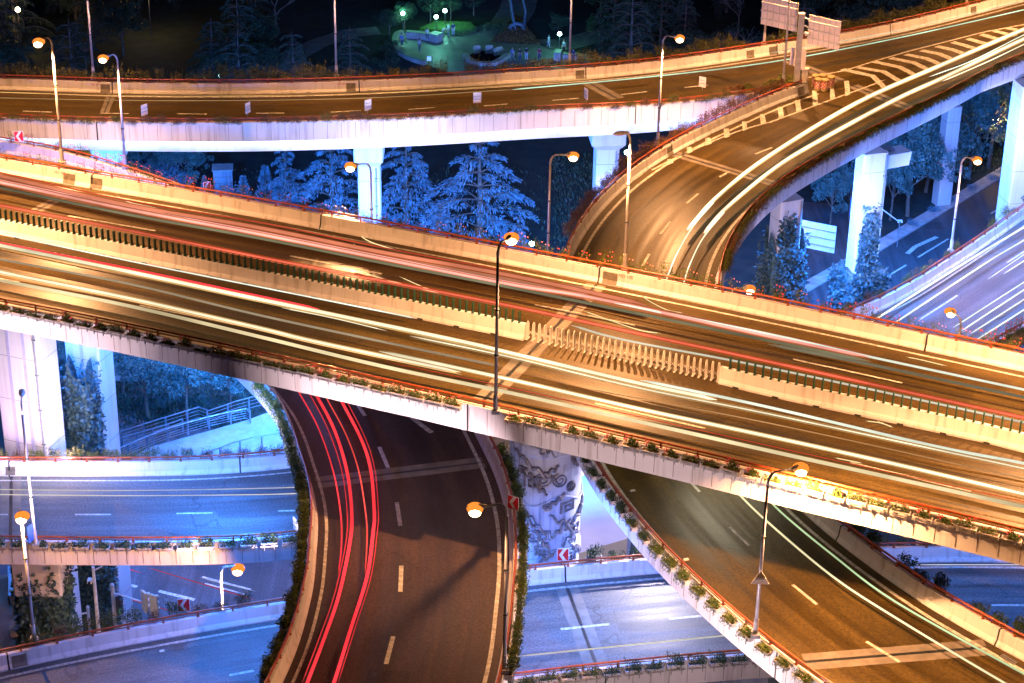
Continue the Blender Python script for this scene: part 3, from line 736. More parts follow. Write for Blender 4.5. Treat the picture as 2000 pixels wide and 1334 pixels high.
    if fl:
        ob.data.materials.append(FLOW if seed%2 else FLOWP)
        for pl in ob.data.polygons[nf:]: pl.material_index=1
    return Proto(o)
PR={k:[planter_proto(k,s_) for s_ in (1,2,3)] for k in ('rose','tall','green','dark','brown','grass','thick','wild')}
random.seed(11)
DESC={'rose':'planter of small red flowers','tall':'dry olive shrub','thick':'tall olive shrub','green':'planter of leafy green shrub','wild':'straggly rose bush',
      'dark':'planter of dark shrub','brown':'reddish-brown shrub','grass':'trailing grassy plant'}
def row(V, side, kindf, where, group, px0=None, px1=None, pitch=1.04, off=.66, zo=.52, skip=0, sc=1.0):
    """planters hooked outside a parapet, counted from the left (or far) end of the picture"""
    pa=V.PA if side==0 else V.PB
    d0=pa.near(XY(at(*px0,V.z))); d1=pa.near(XY(at(*px1,V.z))); n=int(abs(d1-d0)/pitch); sg=1 if d1>d0 else -1; cnt=0
    for i in range(n):
        d=d0+sg*pitch*(i+.5)
        p,an=V.outer(side,d,off)
        if random.random()<skip: continue
        k=kindf(i/n); pr=random.choice(PR[k]); s_=sc*random.uniform(.86,1.12)*(.9 if random.random()<.25 else 1)
        pr.put((p.x,p.y,V.z+zo),an-math.pi/2+(math.pi if random.random()<.0 else 0)+random.gauss(0,.02),(1 if pr.o.name.startswith('planter') else random.uniform(.85,1.25),s_,s_*random.uniform(.78,1.25)) ,f"{DESC[k]}, {nth(cnt)} from {where}",group); cnt+=1
def K(*ks): return lambda f: random.choice(ks)
row(VM,1,K('rose'),'the left on the wide viaduct near edge','planters along the near edge of the wide viaduct',(-60,600),(912,822))
row(VM,1,K('rose'),'the central lamp rightwards, wide viaduct near edge','planters along the near edge of the wide viaduct',(985,840),(2080,1090))
row(VM,0,K('wild'),'the left, far edge of wide viaduct','rose bushes along the far edge of the wide viaduct',(-40,330),(2050,735),pitch=1.3,sc=1.05)
row(VT,1,K('brown','brown','tall'),'the left on the top viaduct near edge','shrubs along the near edge of the top viaduct',(-40,250),(1520,180),pitch=1.12,zo=.58,skip=.12)
row(VT,0,K('thick'),'the left on the top viaduct far edge','shrubs along the far edge of the top viaduct',(-40,176),(1480,112),pitch=1.25,sc=1.75,zo=.35,skip=.04)
row(VT,0,K('thick'),'the gantry rightwards, top viaduct far edge','shrubs along the far edge of the top viaduct',(1500,110),(2030,0),pitch=1.25,sc=1.6,zo=.4)
row(VC,1,K('grass'),'the top right along the gold ramp','trailing plants along the gold ramp',(2060,95),(1400,560),pitch=.92,off=.5,zo=.72,sc=1.25)
row(VC,0,K('brown'),'the gore down the gold ramp inner edge','shrubs along the inner edge of the gold ramp',(1560,200),(1110,500),pitch=1.1,sc=1.5,zo=.45)
row(VC,0,lambda f: 'dark' if f<.42 else 'green','the top on lower right ramp near edge','planters stepping down the lower right ramp',(1130,885),(1640,1370),pitch=1.35)
row(VC,1,K('dark'),'the wide viaduct down the lower right ramp far edge','dark planters beyond the lower right ramp',(1600,1040),(2040,1330),pitch=1.25,sc=1.5,zo=.3,skip=.25)
row(VR,0,K('green'),'the top on the curved ramp left edge','green planters on the left of the curved ramp',(500,770),(545,1360),pitch=1.0,sc=1.15)
row(VR,1,K('green','dark'),'the top on the curved ramp right edge','green planters on the right of the curved ramp',(965,900),(985,1360),pitch=1.0,sc=1.1)
row(VR,1,K('wild'),'the left on ramp edge behind wide viaduct','rose bushes on the ramp behind the wide viaduct',(0,305),(330,370),pitch=1.2)
row(VE,0,K('tall','brown'),'the left on blue viaduct far edge','shrubs on the far edge of the blue viaduct',(-60,931),(590,925),pitch=1.15,sc=1.2)
row(VE,1,K('dark'),'the left on blue viaduct near edge','planters on the near edge of the blue viaduct',(-60,1080),(595,1075),pitch=1.18,sc=1.1)
row(VE,0,K('tall','brown'),'the wide viaduct along right-hand blue viaduct','shrubs along the right-hand blue viaduct',(1660,640),(2040,400),pitch=1.2,sc=1.0,skip=.15)
row(VE,1,K('wild'),'the wide viaduct, right-hand blue viaduct near edge','rose bushes at the near edge of the right-hand blue viaduct',(1850,720),(2080,560),pitch=1.2,sc=1.2)
row(VD,0,K('brown','tall'),'the left on lowest viaduct far edge','shrubs on the far edge of the lowest viaduct',(-40,1320),(590,1205),pitch=1.25,sc=1.35,skip=.1)
row(VD,0,K('dark'),'the chevron sign rightwards, lowest viaduct far edge','dark planters right of the chevron sign',(1100,1138),(1330,1115),pitch=1.3,sc=1.5,skip=.3)
row(VD,0,K('dark'),'the curved barrier at far right, lowest viaduct','planters at the far right of the lowest viaduct',(1700,1100),(2040,1099),pitch=1.3,sc=1.3,skip=.2)
row(VD,1,K('dark'),'the curved ramp rightwards, lowest viaduct near edge','planters on the near edge of the lowest viaduct',(960,1350),(1540,1300),pitch=1.15,sc=1.25)
# grass-covered gore behind the parapet nose
for i in range(9):
    p=XY(at(1430+i*14,190-i*3.5,ZR)).lerp(XY(at(1462+i*12,205-i*4,ZR)),random.random())
    random.choice(PR['grass']).put((p.x,p.y,ZR+.3),random.uniform(0,3),1.3,f'olive grass tuft in the gore planting, {nth(i)} from the left','grass tufts in the gore')

# ------------------------------------------------------------------ street lamps
def light(kind, loc, col, power, size=.3, sx=None, sy=None, rot=None, spot=None, blend=.6):
    l=bpy.data.lights.new('light',kind); l.color=col; l.energy=power
    if kind in('POINT','SPOT'): l.shadow_soft_size=size
    if kind=='SPOT': l.spot_size=R(spot or 160); l.spot_blend=blend
    if kind=='AREA': l.shape='RECTANGLE'; l.size=sx; l.size_y=sy
    o=bpy.data.objects.new('light',l); COL.objects.link(o); o.location=loc
    if rot is not None: o.rotation_euler=rot
    return o
def street_lamp(label, base, top, head, lit=True, glass=True, cone=146, beam=None, power=None, pole=None, r=.1, group='street lamps', col=ORANGE, plinth=True, lampmat=None):
    """base: point at the foot, top: z where the arm leaves, head: world point of the lamp"""
    base=Vector(base); head=Vector(head); t=thing('street_lamp',label,'street lamp',base,0,group)
    pole=pole or POLE
    part(MB().tube([base,(base.x,base.y,top-.6)],[r,r*.68],10),'pole',pole,t,smooth=True)
    if plinth: part(MB().box((base.x,base.y,base.z+.1),(.42,.42,.2)).tube([(base.x,base.y,base.z+.2),(base.x,base.y,base.z+1.0)],r*1.25,10),'pole_base',pole,t)
    for k in (.35,.62): part(MB().tube([(base.x,base.y,base.z+(top-base.z)*k),(base.x,base.y,base.z+(top-base.z)*k+.07)],r*1.25,10),'collar',DARKM,t)
    h=Vector((head.x-base.x,head.y-base.y,0)); L=max(.3,h.length); hd=h.normalized() if h.length>1e-3 else Vector((1,0,0))
    a=Vector((base.x,base.y,top-.6)); pts=[a]
    for k in range(1,7):
        th=math.pi/2*k/6; pts.append(a+hd*(.35*(1-math.cos(th)))+Vector((0,0,.6*math.sin(th))))
    nk=head-hd*.45+Vector((0,0,.06)); pts.append(nk)
    part(MB().tube(pts,[r*.68]*5+[r*.5]*3,8),'arm',pole,t,smooth=True)
    hm=MB(); s=[]
    an=math.atan2(hd.y,hd.x); ca,sa=math.cos(an),math.sin(an)
    for x,wy,zt,zb in ((-.5,.05,.1,.02),(-.3,.12,.15,.0),(0,.19,.17,-.02),(.25,.17,.14,-.02),(.42,.05,.05,.0)):
        s.append([(head.x+x*ca-y*sa,head.y+x*sa+y*ca,head.z+z) for y,z in ((-wy,zb),(wy,zb),(wy*.9,zt*.6),(wy*.4,zt),(-wy*.4,zt),(-wy*.9,zt*.6))])
    hm.rings(s,closed=True); hh=part(hm,'lamp_head',HEADM,t,smooth=False)
    if lit:
      if glass:
        lm=MB().ball((head.x+.05*ca,head.y+.05*sa,head.z-.04),.34,14,8,(1.15,1.15,.66)); part(lm,'lamp_glass',lampmat or G_OR2,hh,smooth=True); part(MB().ball((head.x+.05*ca,head.y+.05*sa-.24,head.z-.12),.24,12,8,(1.15,1,.85)),'bulb',G_OR,hh,smooth=True)
      if True:
        sl=light('SPOT',(head.x,head.y-.1,head.z-.42),col,power or P_STREET,.12,spot=cone,blend=.6,rot=(0,0,0)); dv=Vector(beam) if beam else Vector((hd.x*.3,hd.y*.3,-1)); sl.rotation_euler=dv.to_track_quat('-Z','Y').to_euler()
    return t
LAMPS=[]
def lamp_px(label, bpx, zb, top_py, hpx, **k):
    b=at(bpx[0],bpx[1],zb); zt=zat(b.x,b.y,top_py); hd=at(hpx[0],hpx[1],zt-.12)
    # keep the arm short: slide the head along its line of sight if it lands too far out
    v=hd-b; v.z=0
    LAMPS.append((label,round(b.x,1),round(b.y,1),round(zt,1),round(v.length,1)))
    return street_lamp(label,b,zt,hd,**k)
RZ=.86
lamp_px('tall dark street lamp at the centre, on the near edge of the wide viaduct',(968,806),ZM+RZ,478,(998,463),pole=POLEBL,power=P_STREET*1.5,beam=(.25,.5,-1))
lamp_px('leftmost lit street lamp behind the wide viaduct, under the dark trees',(122,320),ZM+RZ,71,(77,80),power=P_STREET*1.3,beam=(0,-.35,-1))
lamp_px('second lit street lamp from the left, beside leftmost one',(245,329),ZR+RZ,105,(203,112))
lamp_px('lit street lamp before the dark trees, on the gold ramp inner edge',(1284,285),ZR+RZ,70,(1326,73),cone=172,power=P_STREET*1.1)
lamp_px('lamp post with shaded head before the white pillar beside the gold ramp',(1220,527),ZM+RZ,257,(1212,262),lit=True,glass=False,power=P_STREET*1.3,beam=(0,-.5,-1))
lamp_px('lit street lamp before the blue street at the right edge',(1857,492),ZB+RZ,307,(1907,311),pole=WHITEP,power=P_STREET*.3)
lamp_px('leaning-armed street lamp standing on the near edge of the lower right ramp',(1475,1243),ZR+RZ,925,(1562,913),pole=POLEBL,power=P_STREET*1.25)
lamp_px('lit street lamp at the right edge of the dark curved ramp',(985,1312),ZR+RZ,985,(930,991),pole=POLEBL,power=P_STREET*.2)
lamp_px('tall unlit lamp post at the left on the blue viaduct near edge',(70,1066),ZB+RZ,790,(43,768),lit=False)
lamp_px('lit street lamp at the lower left corner on the lowest viaduct',(67,1252),ZB+RZ,990,(43,1006),power=P_STREET*.55,cone=112,beam=(-1.2,.9,-1))
def lamp_top(label, tpx, zt, zb, hpx, **k):
    p=at(tpx[0],tpx[1],zt); return street_lamp(label,(p.x,p.y,zb),zt,at(hpx[0],hpx[1],zt-.1),**k)
lamp_top('lit street lamp in front of the first tall blue-white pillar',(724,319),33.6,ZR+RZ,(686,323),plinth=False,power=P_STREET*3.2,cone=33,beam=(-.05,-1,-.17))
lamp_top('lit street lamp between the cedar and the gold ramp',(1075,303),33.6,ZR+RZ,(1118,303),plinth=False,power=P_STREET*.9,cone=92,beam=(1.3,.3,-1))
lamp_top('low lit street lamp showing just over the wide viaduct, right of the gold ramp',(1428,564),26.2,ZB+RZ,(1463,563),pole=WHITEP,plinth=False,power=P_STREET*.3)
lamp_top('lit street lamp leaning over the right-hand blue viaduct',(1878,622),25.0,ZB+RZ,(1857,608),plinth=False,power=P_STREET*.12)
lamp_top('small lit street lamp behind the lowest viaduct at the lower left',(430,1106),19.5,.02,(463,1109),pole=WHITEP,plinth=False,power=P_STREET*.4,cone=110,beam=(-1.6,.6,-1))
# tall posts of the top viaduct, heads just above the picture
for i,(x0,y0,lab) in enumerate(((183,154,'first tall lamp post from the left on the far edge of the top viaduct'),(657,151,'second tall lamp post from the left on the far edge of the top viaduct'),(1112,128,'tall lamp post on the far edge of the top viaduct, right of the plaza'),(1492,87,'tall lamp post at the left edge of the sign gantry boards'),(1887,10,'tall lamp post at the top right, on the far edge of the top viaduct'))):
    b=at(x0,y0,ZR+RZ); street_lamp(lab,b,ZR+11.3,b+Vector((.6,-2.1,10.4)),power=P_STREET*.6,cone=112)
b=at(1529,170,ZR+RZ); street_lamp('slim lamp post rising through the gore planting, left of the sign gantry',b,ZR+12,b+Vector((1.5,1.0,11.1)),power=P_STREET*.8)
# the same rows of lamps go on outside the picture
def extra(x,y,z,hx,hy,label,p=1.0): street_lamp(label,(x,y,z+RZ),z+10.4,Vector((x+hx,y+hy,z+10.3)),power=P_STREET*p)
for px,pyy,lab in ((-160,545,'left'),(2120,1072,'right')):
    q=XY(at(px,pyy,ZM)); extra(q.x,q.y,ZM,.6,1.5,f'street lamp on the wide viaduct just past the {lab} side of the picture',1.9)
q=VM.outer(0,VM.PA.near(XY(at(2060,740,ZM))),.2)[0]; extra(q.x,q.y,ZM,-.6,-1.5,'street lamp on the far edge of the wide viaduct past the right side',1.6)
q=VT.outer(0,VT.PA.near(XY(at(-290,176,ZR))),.2)[0]; extra(q.x,q.y,ZR,0,-2,'street lamp on the top viaduct past the left side of the picture')
q=VC.outer(1,VC.PB.near(Vector((31,76))),.2)[0]; extra(q.x,q.y,ZR,-1.6,-.8,'street lamp on the lower right ramp past the corner of the picture',1.0)
q=VC.outer(1,VC.PB.near(Vector((50,174))),.2)[0]; extra(q.x,q.y,ZR,-1.6,.8,'street lamp on the merged road past the top right corner',1.0)
for k in PR:
    for pr in PR[k]: pr.drop()

# ------------------------------------------------------------------ pillars
def pillar(label, x, y, w, d, z1, rz=0, z0=0, cap=True, grooves=0, pipe=True, mt=None, hw=1.0):
    mt=mt or PIER; t=thing('pillar',label,'pillar',(x,y,z0)); hc=3.1 if cap else 0
    ca,sa=math.cos(rz),math.sin(rz)
    def loc(a,b,z): return (x+a*ca-b*sa, y+a*sa+b*ca, z)
    def ring(wx,dy,z,ch=.12): return [loc(*q,z) for q in ((-wx/2+ch,-dy/2),(wx/2-ch,-dy/2),(wx/2,-dy/2+ch),(wx/2,dy/2-ch),(wx/2-ch,dy/2),(-wx/2+ch,dy/2),(-wx/2,dy/2-ch),(-wx/2,-dy/2+ch))]
    part(MB().rings([ring(w,d,z0),ring(w,d,z1-hc)],closed=True),'shaft',mt,t)
    if cap: part(MB().rings([ring(w+.02,d+.02,z1-hc-.02),ring(w*1.32*hw,d*1.35,z1-hc+.45),ring(w*1.36*hw,d*1.37,z1-.25),ring(w*1.05,d*1.0,z1)],closed=True),'pillar_head',mt,t)
    for k in range(grooves):
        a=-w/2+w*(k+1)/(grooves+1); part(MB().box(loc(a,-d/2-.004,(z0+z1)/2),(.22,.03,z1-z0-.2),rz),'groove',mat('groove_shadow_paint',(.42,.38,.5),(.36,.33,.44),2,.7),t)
    z=z0+3.0
    while z<z1-hc-.6:
        part(MB().rings([ring(w+.012,d+.012,z,.12),ring(w+.012,d+.012,z+.035,.12)],closed=True),'joint_line',mat('joint_line_paint',(.2,.19,.2),None,3,.8),t); z+=3.0
    if pipe:
        pm=MB(); pm.tube([loc(w/2-.28,-d/2-.09,z0),loc(w/2-.28,-d/2-.09,z1-hc-.1)],.055,7); z=z0+1
        part(pm,'drain_pipe',RAILG,t); z=z0+1.5
        while z<z1-hc-.5: part(MB().box(loc(w/2-.28,-d/2-.08,z),(.24,.1,.05),rz),'pipe_clamp',DARKM,t); z+=2.4
    return t
def vtop(px,py,z): 
    p=at(px,py,z); return p.x,p.y
x,y=vtop(719,300,20.5); pillar('white-lit pillar with broad head under the middle of the top viaduct',x,y+1.2,1.75,1.9,ZR-2.1)
x,y=vtop(1187,268,20.5); pillar('white-lit pillar with broad head under the top viaduct, beside the gold ramp',x,y+1.2,1.9,1.9,ZR-2.1,.1,hw=1.12)
x,y=vtop(208,300,20.5); pillar('white-lit pillar head under the top viaduct at far left',x,y+1.2,1.9,1.9,ZR-2.1)
x,y=vtop(1704,300,22.3); PC1=(x,y); pillar('tall pale pillar with a climbing vine, tallest under the gold ramp',x,y,2.1,1.6,ZR-1.9,.3,cap=False)
x,y=vtop(1538,392,22.3); PC2=(x,y); pillar('pale pillar half covered by ivy, left one under the gold ramp',x,y,1.9,1.6,ZR-1.9,.4,cap=False)
q=at(1838,398,0); pillar('narrow pale pillar behind trees under the gold ramp',q.x,q.y,1.5,1.5,zat(q.x,q.y,205),.3,cap=False,pipe=False)
pillar('huge pale pillar at the right edge of the picture',43.9,168.5,3.1,2.4,ZR-1.9,.2,cap=False,grooves=1)
x,y=vtop(1610,1200,ZR-2); pillar('pillar under the lower right ramp',18.5,80.5,1.8,1.8,ZR-1.9,.9)
pillar('widest pinkish pillar with pipes at the left edge of the picture',-29.6,113.4,3.3,2.0,ZM-1.8,-.35,cap=False,grooves=2)
pillar('second pinkish pillar from the left with a tall ivy column before it',-27.0,119.0,2.5,1.8,ZM-1.8,-.35,cap=False,grooves=1,pipe=False)
pillar('ivy-covered pillar under the blue viaduct at the lower left',-27.9,105.4,2.2,2.0,ZB-1.9,cap=True)
pillar('pillar under the curved ramp',-5,100.8,2,2,ZR-1.9); pillar('pillar under the lowest viaduct',7,96.3,2,2,ZB-1.9); pillar('pillar under the lowest viaduct at the left',-22,87,2,2,ZB-1.9)
pillar('pillar under the curved ramp below the picture',-5,78,2,2,ZR-1.9); 
# slim grey stand pipe at the lower left
p=at(136,1236,0); single(MB().tube([(p.x+.0,p.y-8,0),(p.x+.0,p.y-8,13)],.14,9),'steel_post',POLE,'thick grey steel post before the ivy-covered pillar at the lower left','post')
pc=[o for o in bpy.data.objects if o.get('label')=='tall pale pillar with a climbing vine, tallest under the gold ramp'][0]
part(MB().box((PC1[0]+1.5,PC1[1]+.9,21.6),(2.9,1.4,1.15),.45,taper=1.08),'crosshead',PIER,pc); part(MB().box((PC1[0]+1.2,PC1[1]+.6,22.48),(.9,.9,.25),.45),'bearing',DARKM,pc)
# carved central column -------------------------------------------------------
CX,CY,CRR=2.05,103.4,2.05
t=thing('carved_column','broad round carved column with bronze scroll reliefs, lit blue, in the middle','column',(CX,CY,0))
CARV=concrete('carved_cladding',(.40,.42,.5),(.14,.15,.22),.95); BRZ=mat('relief_bronze',(.1,.09,.1),(.2,.18,.19),5,.4,metal=.3)
part(MB().lathe((CX,CY,0),[(CRR+.4,0),(CRR+.4,1.2),(CRR,1.6),(CRR,24.0),(CRR+.12,24.2),(CRR+.12,24.6),(CRR,24.8),(CRR,26.5),(CRR+.7,28.6),(CRR+.7,29.3)],48),'shaft',CARV,t,smooth=False)
random.seed(5)
def colp(a,z,o): return Vector((CX+(CRR+o)*math.sin(a),CY-(CRR+o)*math.cos(a),z))
for z in (6.4,10.0,13.8,17.6,21.2,25.0):
    pts=[colp(-1.7+3.4*k/30,z+.35*math.sin(k*.42),.03) for k in range(31)]; part(MB().tube(pts,.07,5),'relief_band',CARV,t)
def relief(a,z,kind,s_=1.0,fl=1):
    mb=MB()
    if kind=='spiral':
        pts=[]
        for k in range(34):
            th=k*.42; r_=.06+.035*k*.42; pts.append(colp(a+fl*s_*r_*math.cos(th)/CRR,z+s_*r_*math.sin(th),.06))
        mb.tube(pts,[.03+.03*s_*(k/33) for k in range(34)],5)
    elif kind=='knob':
        pts=[colp(a+.3*s_*math.cos(k*.393)/CRR,z+.3*s_*math.sin(k*.393),.06) for k in range(17)]; mb.tube(pts,.08,5)
        q=[colp(a+.12*s_*math.cos(k*.785)/CRR,z+.12*s_*math.sin(k*.785),.1) for k in range(9)]; mb.tube(q,.06,5)
    elif kind=='key':
        P_=[(-.6,-.4),(-.6,.5),(.6,.5),(.6,-.3),(-.25,-.3),(-.25,.18),(.25,.18),(.25,-.02)]
        mb.tube([colp(a+fl*s_*u/CRR,z+s_*v,.05) for u,v in P_],.09,4)
    elif kind=='wave':
        mb.tube([colp(a+fl*s_*(k*.11-.9)/CRR,z-s_*(k*.07-.55)+.16*math.sin(k*1.1),.08) for k in range(18)],[.05+.07*math.sin(math.pi*k/17) for k in range(18)],6)
    part(mb,'relief',BRZ,t)
rs=[('wave',-.15,23.2,1.2,1),('key',.35,26.0,1.1,1),('spiral',.95,25.7,1.0,1),('spiral',-.1,22.7,1,1),('knob',.75,22.0,.9,1),('spiral',.4,22.6,.9,-1),('key',-.7,25.4,1,-1),('wave',-.45,19.9,1.1,1),
 ('spiral',-.35,18.9,.9,1),('knob',.05,20.9,.7,1),('wave',.6,19.7,1.15,1),('wave',.75,19.2,.9,1),('spiral',-.1,18.2,.8,-1),('key',-.8,17.2,.8,1),('wave',-.55,16.2,1.3,1),('knob',.35,16.4,1.1,1),
 ('key',-.35,14.9,.8,-1),('wave',.35,14.2,1.4,-1),('spiral',.75,14.4,.9,1),('key',.2,12.7,1.2,1),('wave',-.5,12.4,1.5,1),('spiral',.55,12.0,1,-1),('key',-.2,10.9,1.0,1),('spiral',-.6,10.6,1.1,1),('wave',.5,10.5,1.1,1),('knob',.1,9.1,1,1),('key',.5,8.6,1,-1),('wave',-.3,8.0,1.4,1),('spiral',.2,7.2,1.1,1)]
for k,a,z,s_,fl in rs: relief(a,z,k,s_,fl)
for i in range(66): relief(random.uniform(-1.25,1.25),7+19*((i*.618)%1),random.choice(['spiral','wave','key','knob','wave']),random.uniform(.4,.95),random.choice([-1,1]))
for i in range(12):
    a=-1.2+2.4*((i*.382)%1); z=7.5+i*1.55; part(MB().rings([[colp(a+u*.55/CRR*1.0,z+v,.05+o) for u,v in ((-1,-.5),(1,-.5),(1,.5),(-1,.5))] for o in (-.06,.0)],closed=True),'cladding_panel',CARV,t)
# pale raised apron right of the column
mb=MB(); ap=[(1098,1090),(1225,1052),(1235,1000),(1180,900),(1120,880),(1090,900)]
mb.prism([tuple(at(x,y,3).xy) for x,y in ap][::-1],0,3.0); ap_o=single(mb,'concrete_apron',mat('apron_concrete',(.72,.72,.72),(.6,.62,.66),.5,.6,detail=6),'raised pale concrete apron, brightly lit, right of the carved column','apron')

# ------------------------------------------------------------------ ivy on pillars
def ivy(label, x, y, w, d, z0, z1, n_, rz=0, ragged=1.5, mt=None, thick=.25):
    mt=LEAF_IVY
    mb=MB(); ca,sa=math.cos(rz),math.sin(rz)
    if w>1.5:
        rows=[]; K_=28
        for lev in range(9):
            ring_=[]
            for k in range(K_):
                a=2*math.pi*k/K_; cx_,sx_=math.cos(a),math.sin(a); mx=max(abs(cx_),abs(sx_)); bulge=1+.16*math.sin(a*3+lev*1.3)*math.sin(lev*.9+2)
                qx,qy=cx_/mx*w/2*bulge,sx_/mx*d/2*bulge; zz=z0+(z1-ragged*(.55+.5*math.sin(a*5))-z0)*lev/8
                ring_.append((x+qx*ca-qy*sa,y+qx*sa+qy*ca,zz))
            rows.append(ring_)
        mb.rings(rows,closed=True)
    for _ in range(int(n_*1.6)):
        f=random.choice((0,0,1,2,3)); a=random.uniform(-.5,.5); 
        zt=z1-ragged*abs(math.sin(a*9+f*2))-random.random()*.3*ragged
        z=z0+(zt-z0)*random.random()
        tk=thick*(.5+.9*abs(math.sin(z*.9+a*4+f)))
        o=random.uniform(0,tk); 
        if f==0: q=(a*w,-d/2-o)
        elif f==1: q=(w/2+o,a*d)
        elif f==2: q=(-w/2-o,a*d)
        else: q=(a*w,d/2+o)
        mb.leaf((x+q[0]*ca-q[1]*sa,y+q[0]*sa+q[1]*ca,z),random.uniform(.24,.42),random.uniform(.18,.3))
    return single(mb,'ivy',mt,label,'ivy',base=(x,y,z0))
random.seed(21)
z=zat(PC1[0],PC1[1],515); ivy('thick ivy skirt round the foot of the tallest pillar under the gold ramp',PC1[0],PC1[1],3.2,2.6,0,z,5200,.3,.6,thick=.5)
zt=zat(PC1[0],PC1[1],378); ivy('narrow ivy strip climbing the front of the tallest pillar',PC1[0]+.25,PC1[1]-.85,.9,.25,z-.5,zt,1500,.3,3,thick=.25)
z=zat(PC2[0],PC2[1],440); ivy('ragged ivy mass over the lower half of the left pillar under the gold ramp',PC2[0],PC2[1],2.6,2.0,0,z,4600,.4,2.2,thick=.45)
ivy('ivy strip climbing to the top of the left pillar under the gold ramp',PC2[0]+.1,PC2[1]-.9,.8,.2,z-1,ZR-2.6,700,.4,2,thick=.2)
ivy('tall dark ivy column in front of the second pinkish pillar',-27.5,116.6,2.0,1.5,0,zat(-27.5,116.6,700),6500,-.3,2.4,thick=.35)
ivy('ivy covering the pillar at the lower left under the blue viaduct',-27.9,105.4,2.4,2.2,0,14.6,5200,0,1.2,thick=.35)

# ------------------------------------------------------------------ trees
def make_tree(kind, seed, leaf, name='tree'):
    random.seed(seed); o=thing(name,'x','tree'); tr=MB(); cr_=MB()
    if kind=='broad':
        H=7.5; tr.tube([(0,0,0),(.1,.05,1.5),(.0,.1,3.0),(.15,0,4.6)],[.22,.17,.14,.08],8); cl=[]
        for k in range(9):
            a=k*2.4+random.random(); z0=2.2+k*.28; r_=random.uniform(1.5,2.6); e=Vector((math.cos(a)*r_,math.sin(a)*r_,z0+random.uniform(1.0,2.4)))
            tr.tube([(0,.05,z0),tuple(Vector((0,0,z0)).lerp(e,.5)+Vector((0,0,.25))),tuple(e)],[.08,.055,.02],5)
            cl.append((e,random.uniform(.9,1.35)))
            for j in range(3): cl.append((e+Vector((random.gauss(0,.9),random.gauss(0,.9),random.gauss(.2,.6))),random.uniform(.5,.9)))
        for k in range(6): cl.append((Vector((random.gauss(0,1.0),random.gauss(0,1.0),5.6+random.random()*1.6)),random.uniform(.7,1.1)))
        for c_,r_ in cl: bush(cr_,c_,r_,int(150*r_*r_)+40,.26,.15,(1,1,.62),fill=.55)
    elif kind=='cedar':
        H=11; tr.tube([(0,0,0),(.1,0,4),(0,.1,8),(0,0,11)],[.3,.22,.12,.03],8)
        z=1.2; k=0
        while z<10.7:
            f=1-(z/11.3); nb=5 if z<9 else 4; a0=random.uniform(0,6.28)
            for j in range(nb):
                a=a0+j*6.283/nb+random.gauss(0,.22); L=(.5+4.6*f**.8)*random.choice((.55,.8,1,1.1,1.25))
                pts=[]
                for i in range(7):
                    u=i/6; pts.append(Vector((math.cos(a)*L*u,math.sin(a)*L*u,z+L*(.2*math.sin(u*2.3)-.34*u**2.5))))
                tr.tube(pts,[.06*(1-i/7.5)+.01 for i in range(7)],4,cap=False)
                sd=Vector((-math.sin(a),math.cos(a),0)); n=int(46*L); fw=Vector((math.cos(a),math.sin(a),0))
                for q in range(n):
                    u=random.uniform(.18,1)**.75; i=min(5,int(u*6)); b=pts[i].lerp(pts[i+1],u*6-i)
                    w_=(.12+.85*math.sin(min(1,u*1.05)*math.pi*.92))*L*.27; s_=random.uniform(-1,1)
                    p=b+sd*s_*w_; p.z-=abs(s_)*w_*.25
                    dl=random.uniform(.2,.5)*(1.2-.5*abs(s_))
                    cr_.leaf(p,dl,.045+.04*random.random(),fw*.45+sd*s_*.5+Vector((0,0,-1.0-random.random()*.6)))
                    if q%2: cr_.leaf(p,.3,.07,fw+sd*s_*.8+Vector((0,0,-.15)))
            z+=1.15+.2*random.random()
    elif kind=='pine':
        tr.tube([(0,0,0),(0,0,3.4)],[.1,.02],6)
        for k in range(900):
            z=random.random()**.8*3.3+.2; r_=(1-z/3.7)*1.15; a=random.uniform(0,6.283); rr=r_*random.uniform(.3,1)
            cr_.leaf((math.cos(a)*rr,math.sin(a)*rr,z),.3,.06,Vector((math.cos(a),math.sin(a),.9)))
    elif kind=='bush':
        tr.tube([(0,0,0),(0,0,.9)],[.07,.03],5)
        for k in range(7): bush(cr_,(random.gauss(0,.55),random.gauss(0,.5),.8+random.uniform(-.2,.5)),random.uniform(.55,.85),170,.16,.09,(1,1,.8),fill=.5)
    elif kind=='bare':
        def br(p,d,L,r_,n):
            e=p+d*L; tr.tube([p,p.lerp(e,.5)+Vector((random.gauss(0,.06),random.gauss(0,.06),0))*L,e],[r_,r_*.8,r_*.6],4,cap=False)
            if n==0:
                for j in range(9): cr_.leaf(e+Vector((random.gauss(0,.35),random.gauss(0,.35),random.gauss(0,.3))),.16,.08)
                return
            for j in range(3):
                dd=(d+Vector((random.gauss(0,.5),random.gauss(0,.5),random.uniform(-.05,.35)))).normalized(); br(e,dd,L*.72,r_*.58,n-1)
        br(Vector((0,0,0)),Vector((0,0,1)),2.2,.16,4)
    tk=part(tr,'trunk',BARK,o,world=False); part(cr_,'crown',leaf,o,world=False); return Proto(o)
TB=[make_tree('broad',s_,LEAF_T,'broadleaf_tree') for s_ in (1,2,3)]
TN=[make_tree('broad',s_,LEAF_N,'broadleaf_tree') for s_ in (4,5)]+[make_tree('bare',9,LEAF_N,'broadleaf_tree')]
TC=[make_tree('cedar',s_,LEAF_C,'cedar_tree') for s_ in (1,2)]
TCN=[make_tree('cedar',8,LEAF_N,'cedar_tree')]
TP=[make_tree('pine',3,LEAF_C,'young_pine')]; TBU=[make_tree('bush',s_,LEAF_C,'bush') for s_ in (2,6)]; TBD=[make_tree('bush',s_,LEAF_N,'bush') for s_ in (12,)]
random.seed(31)
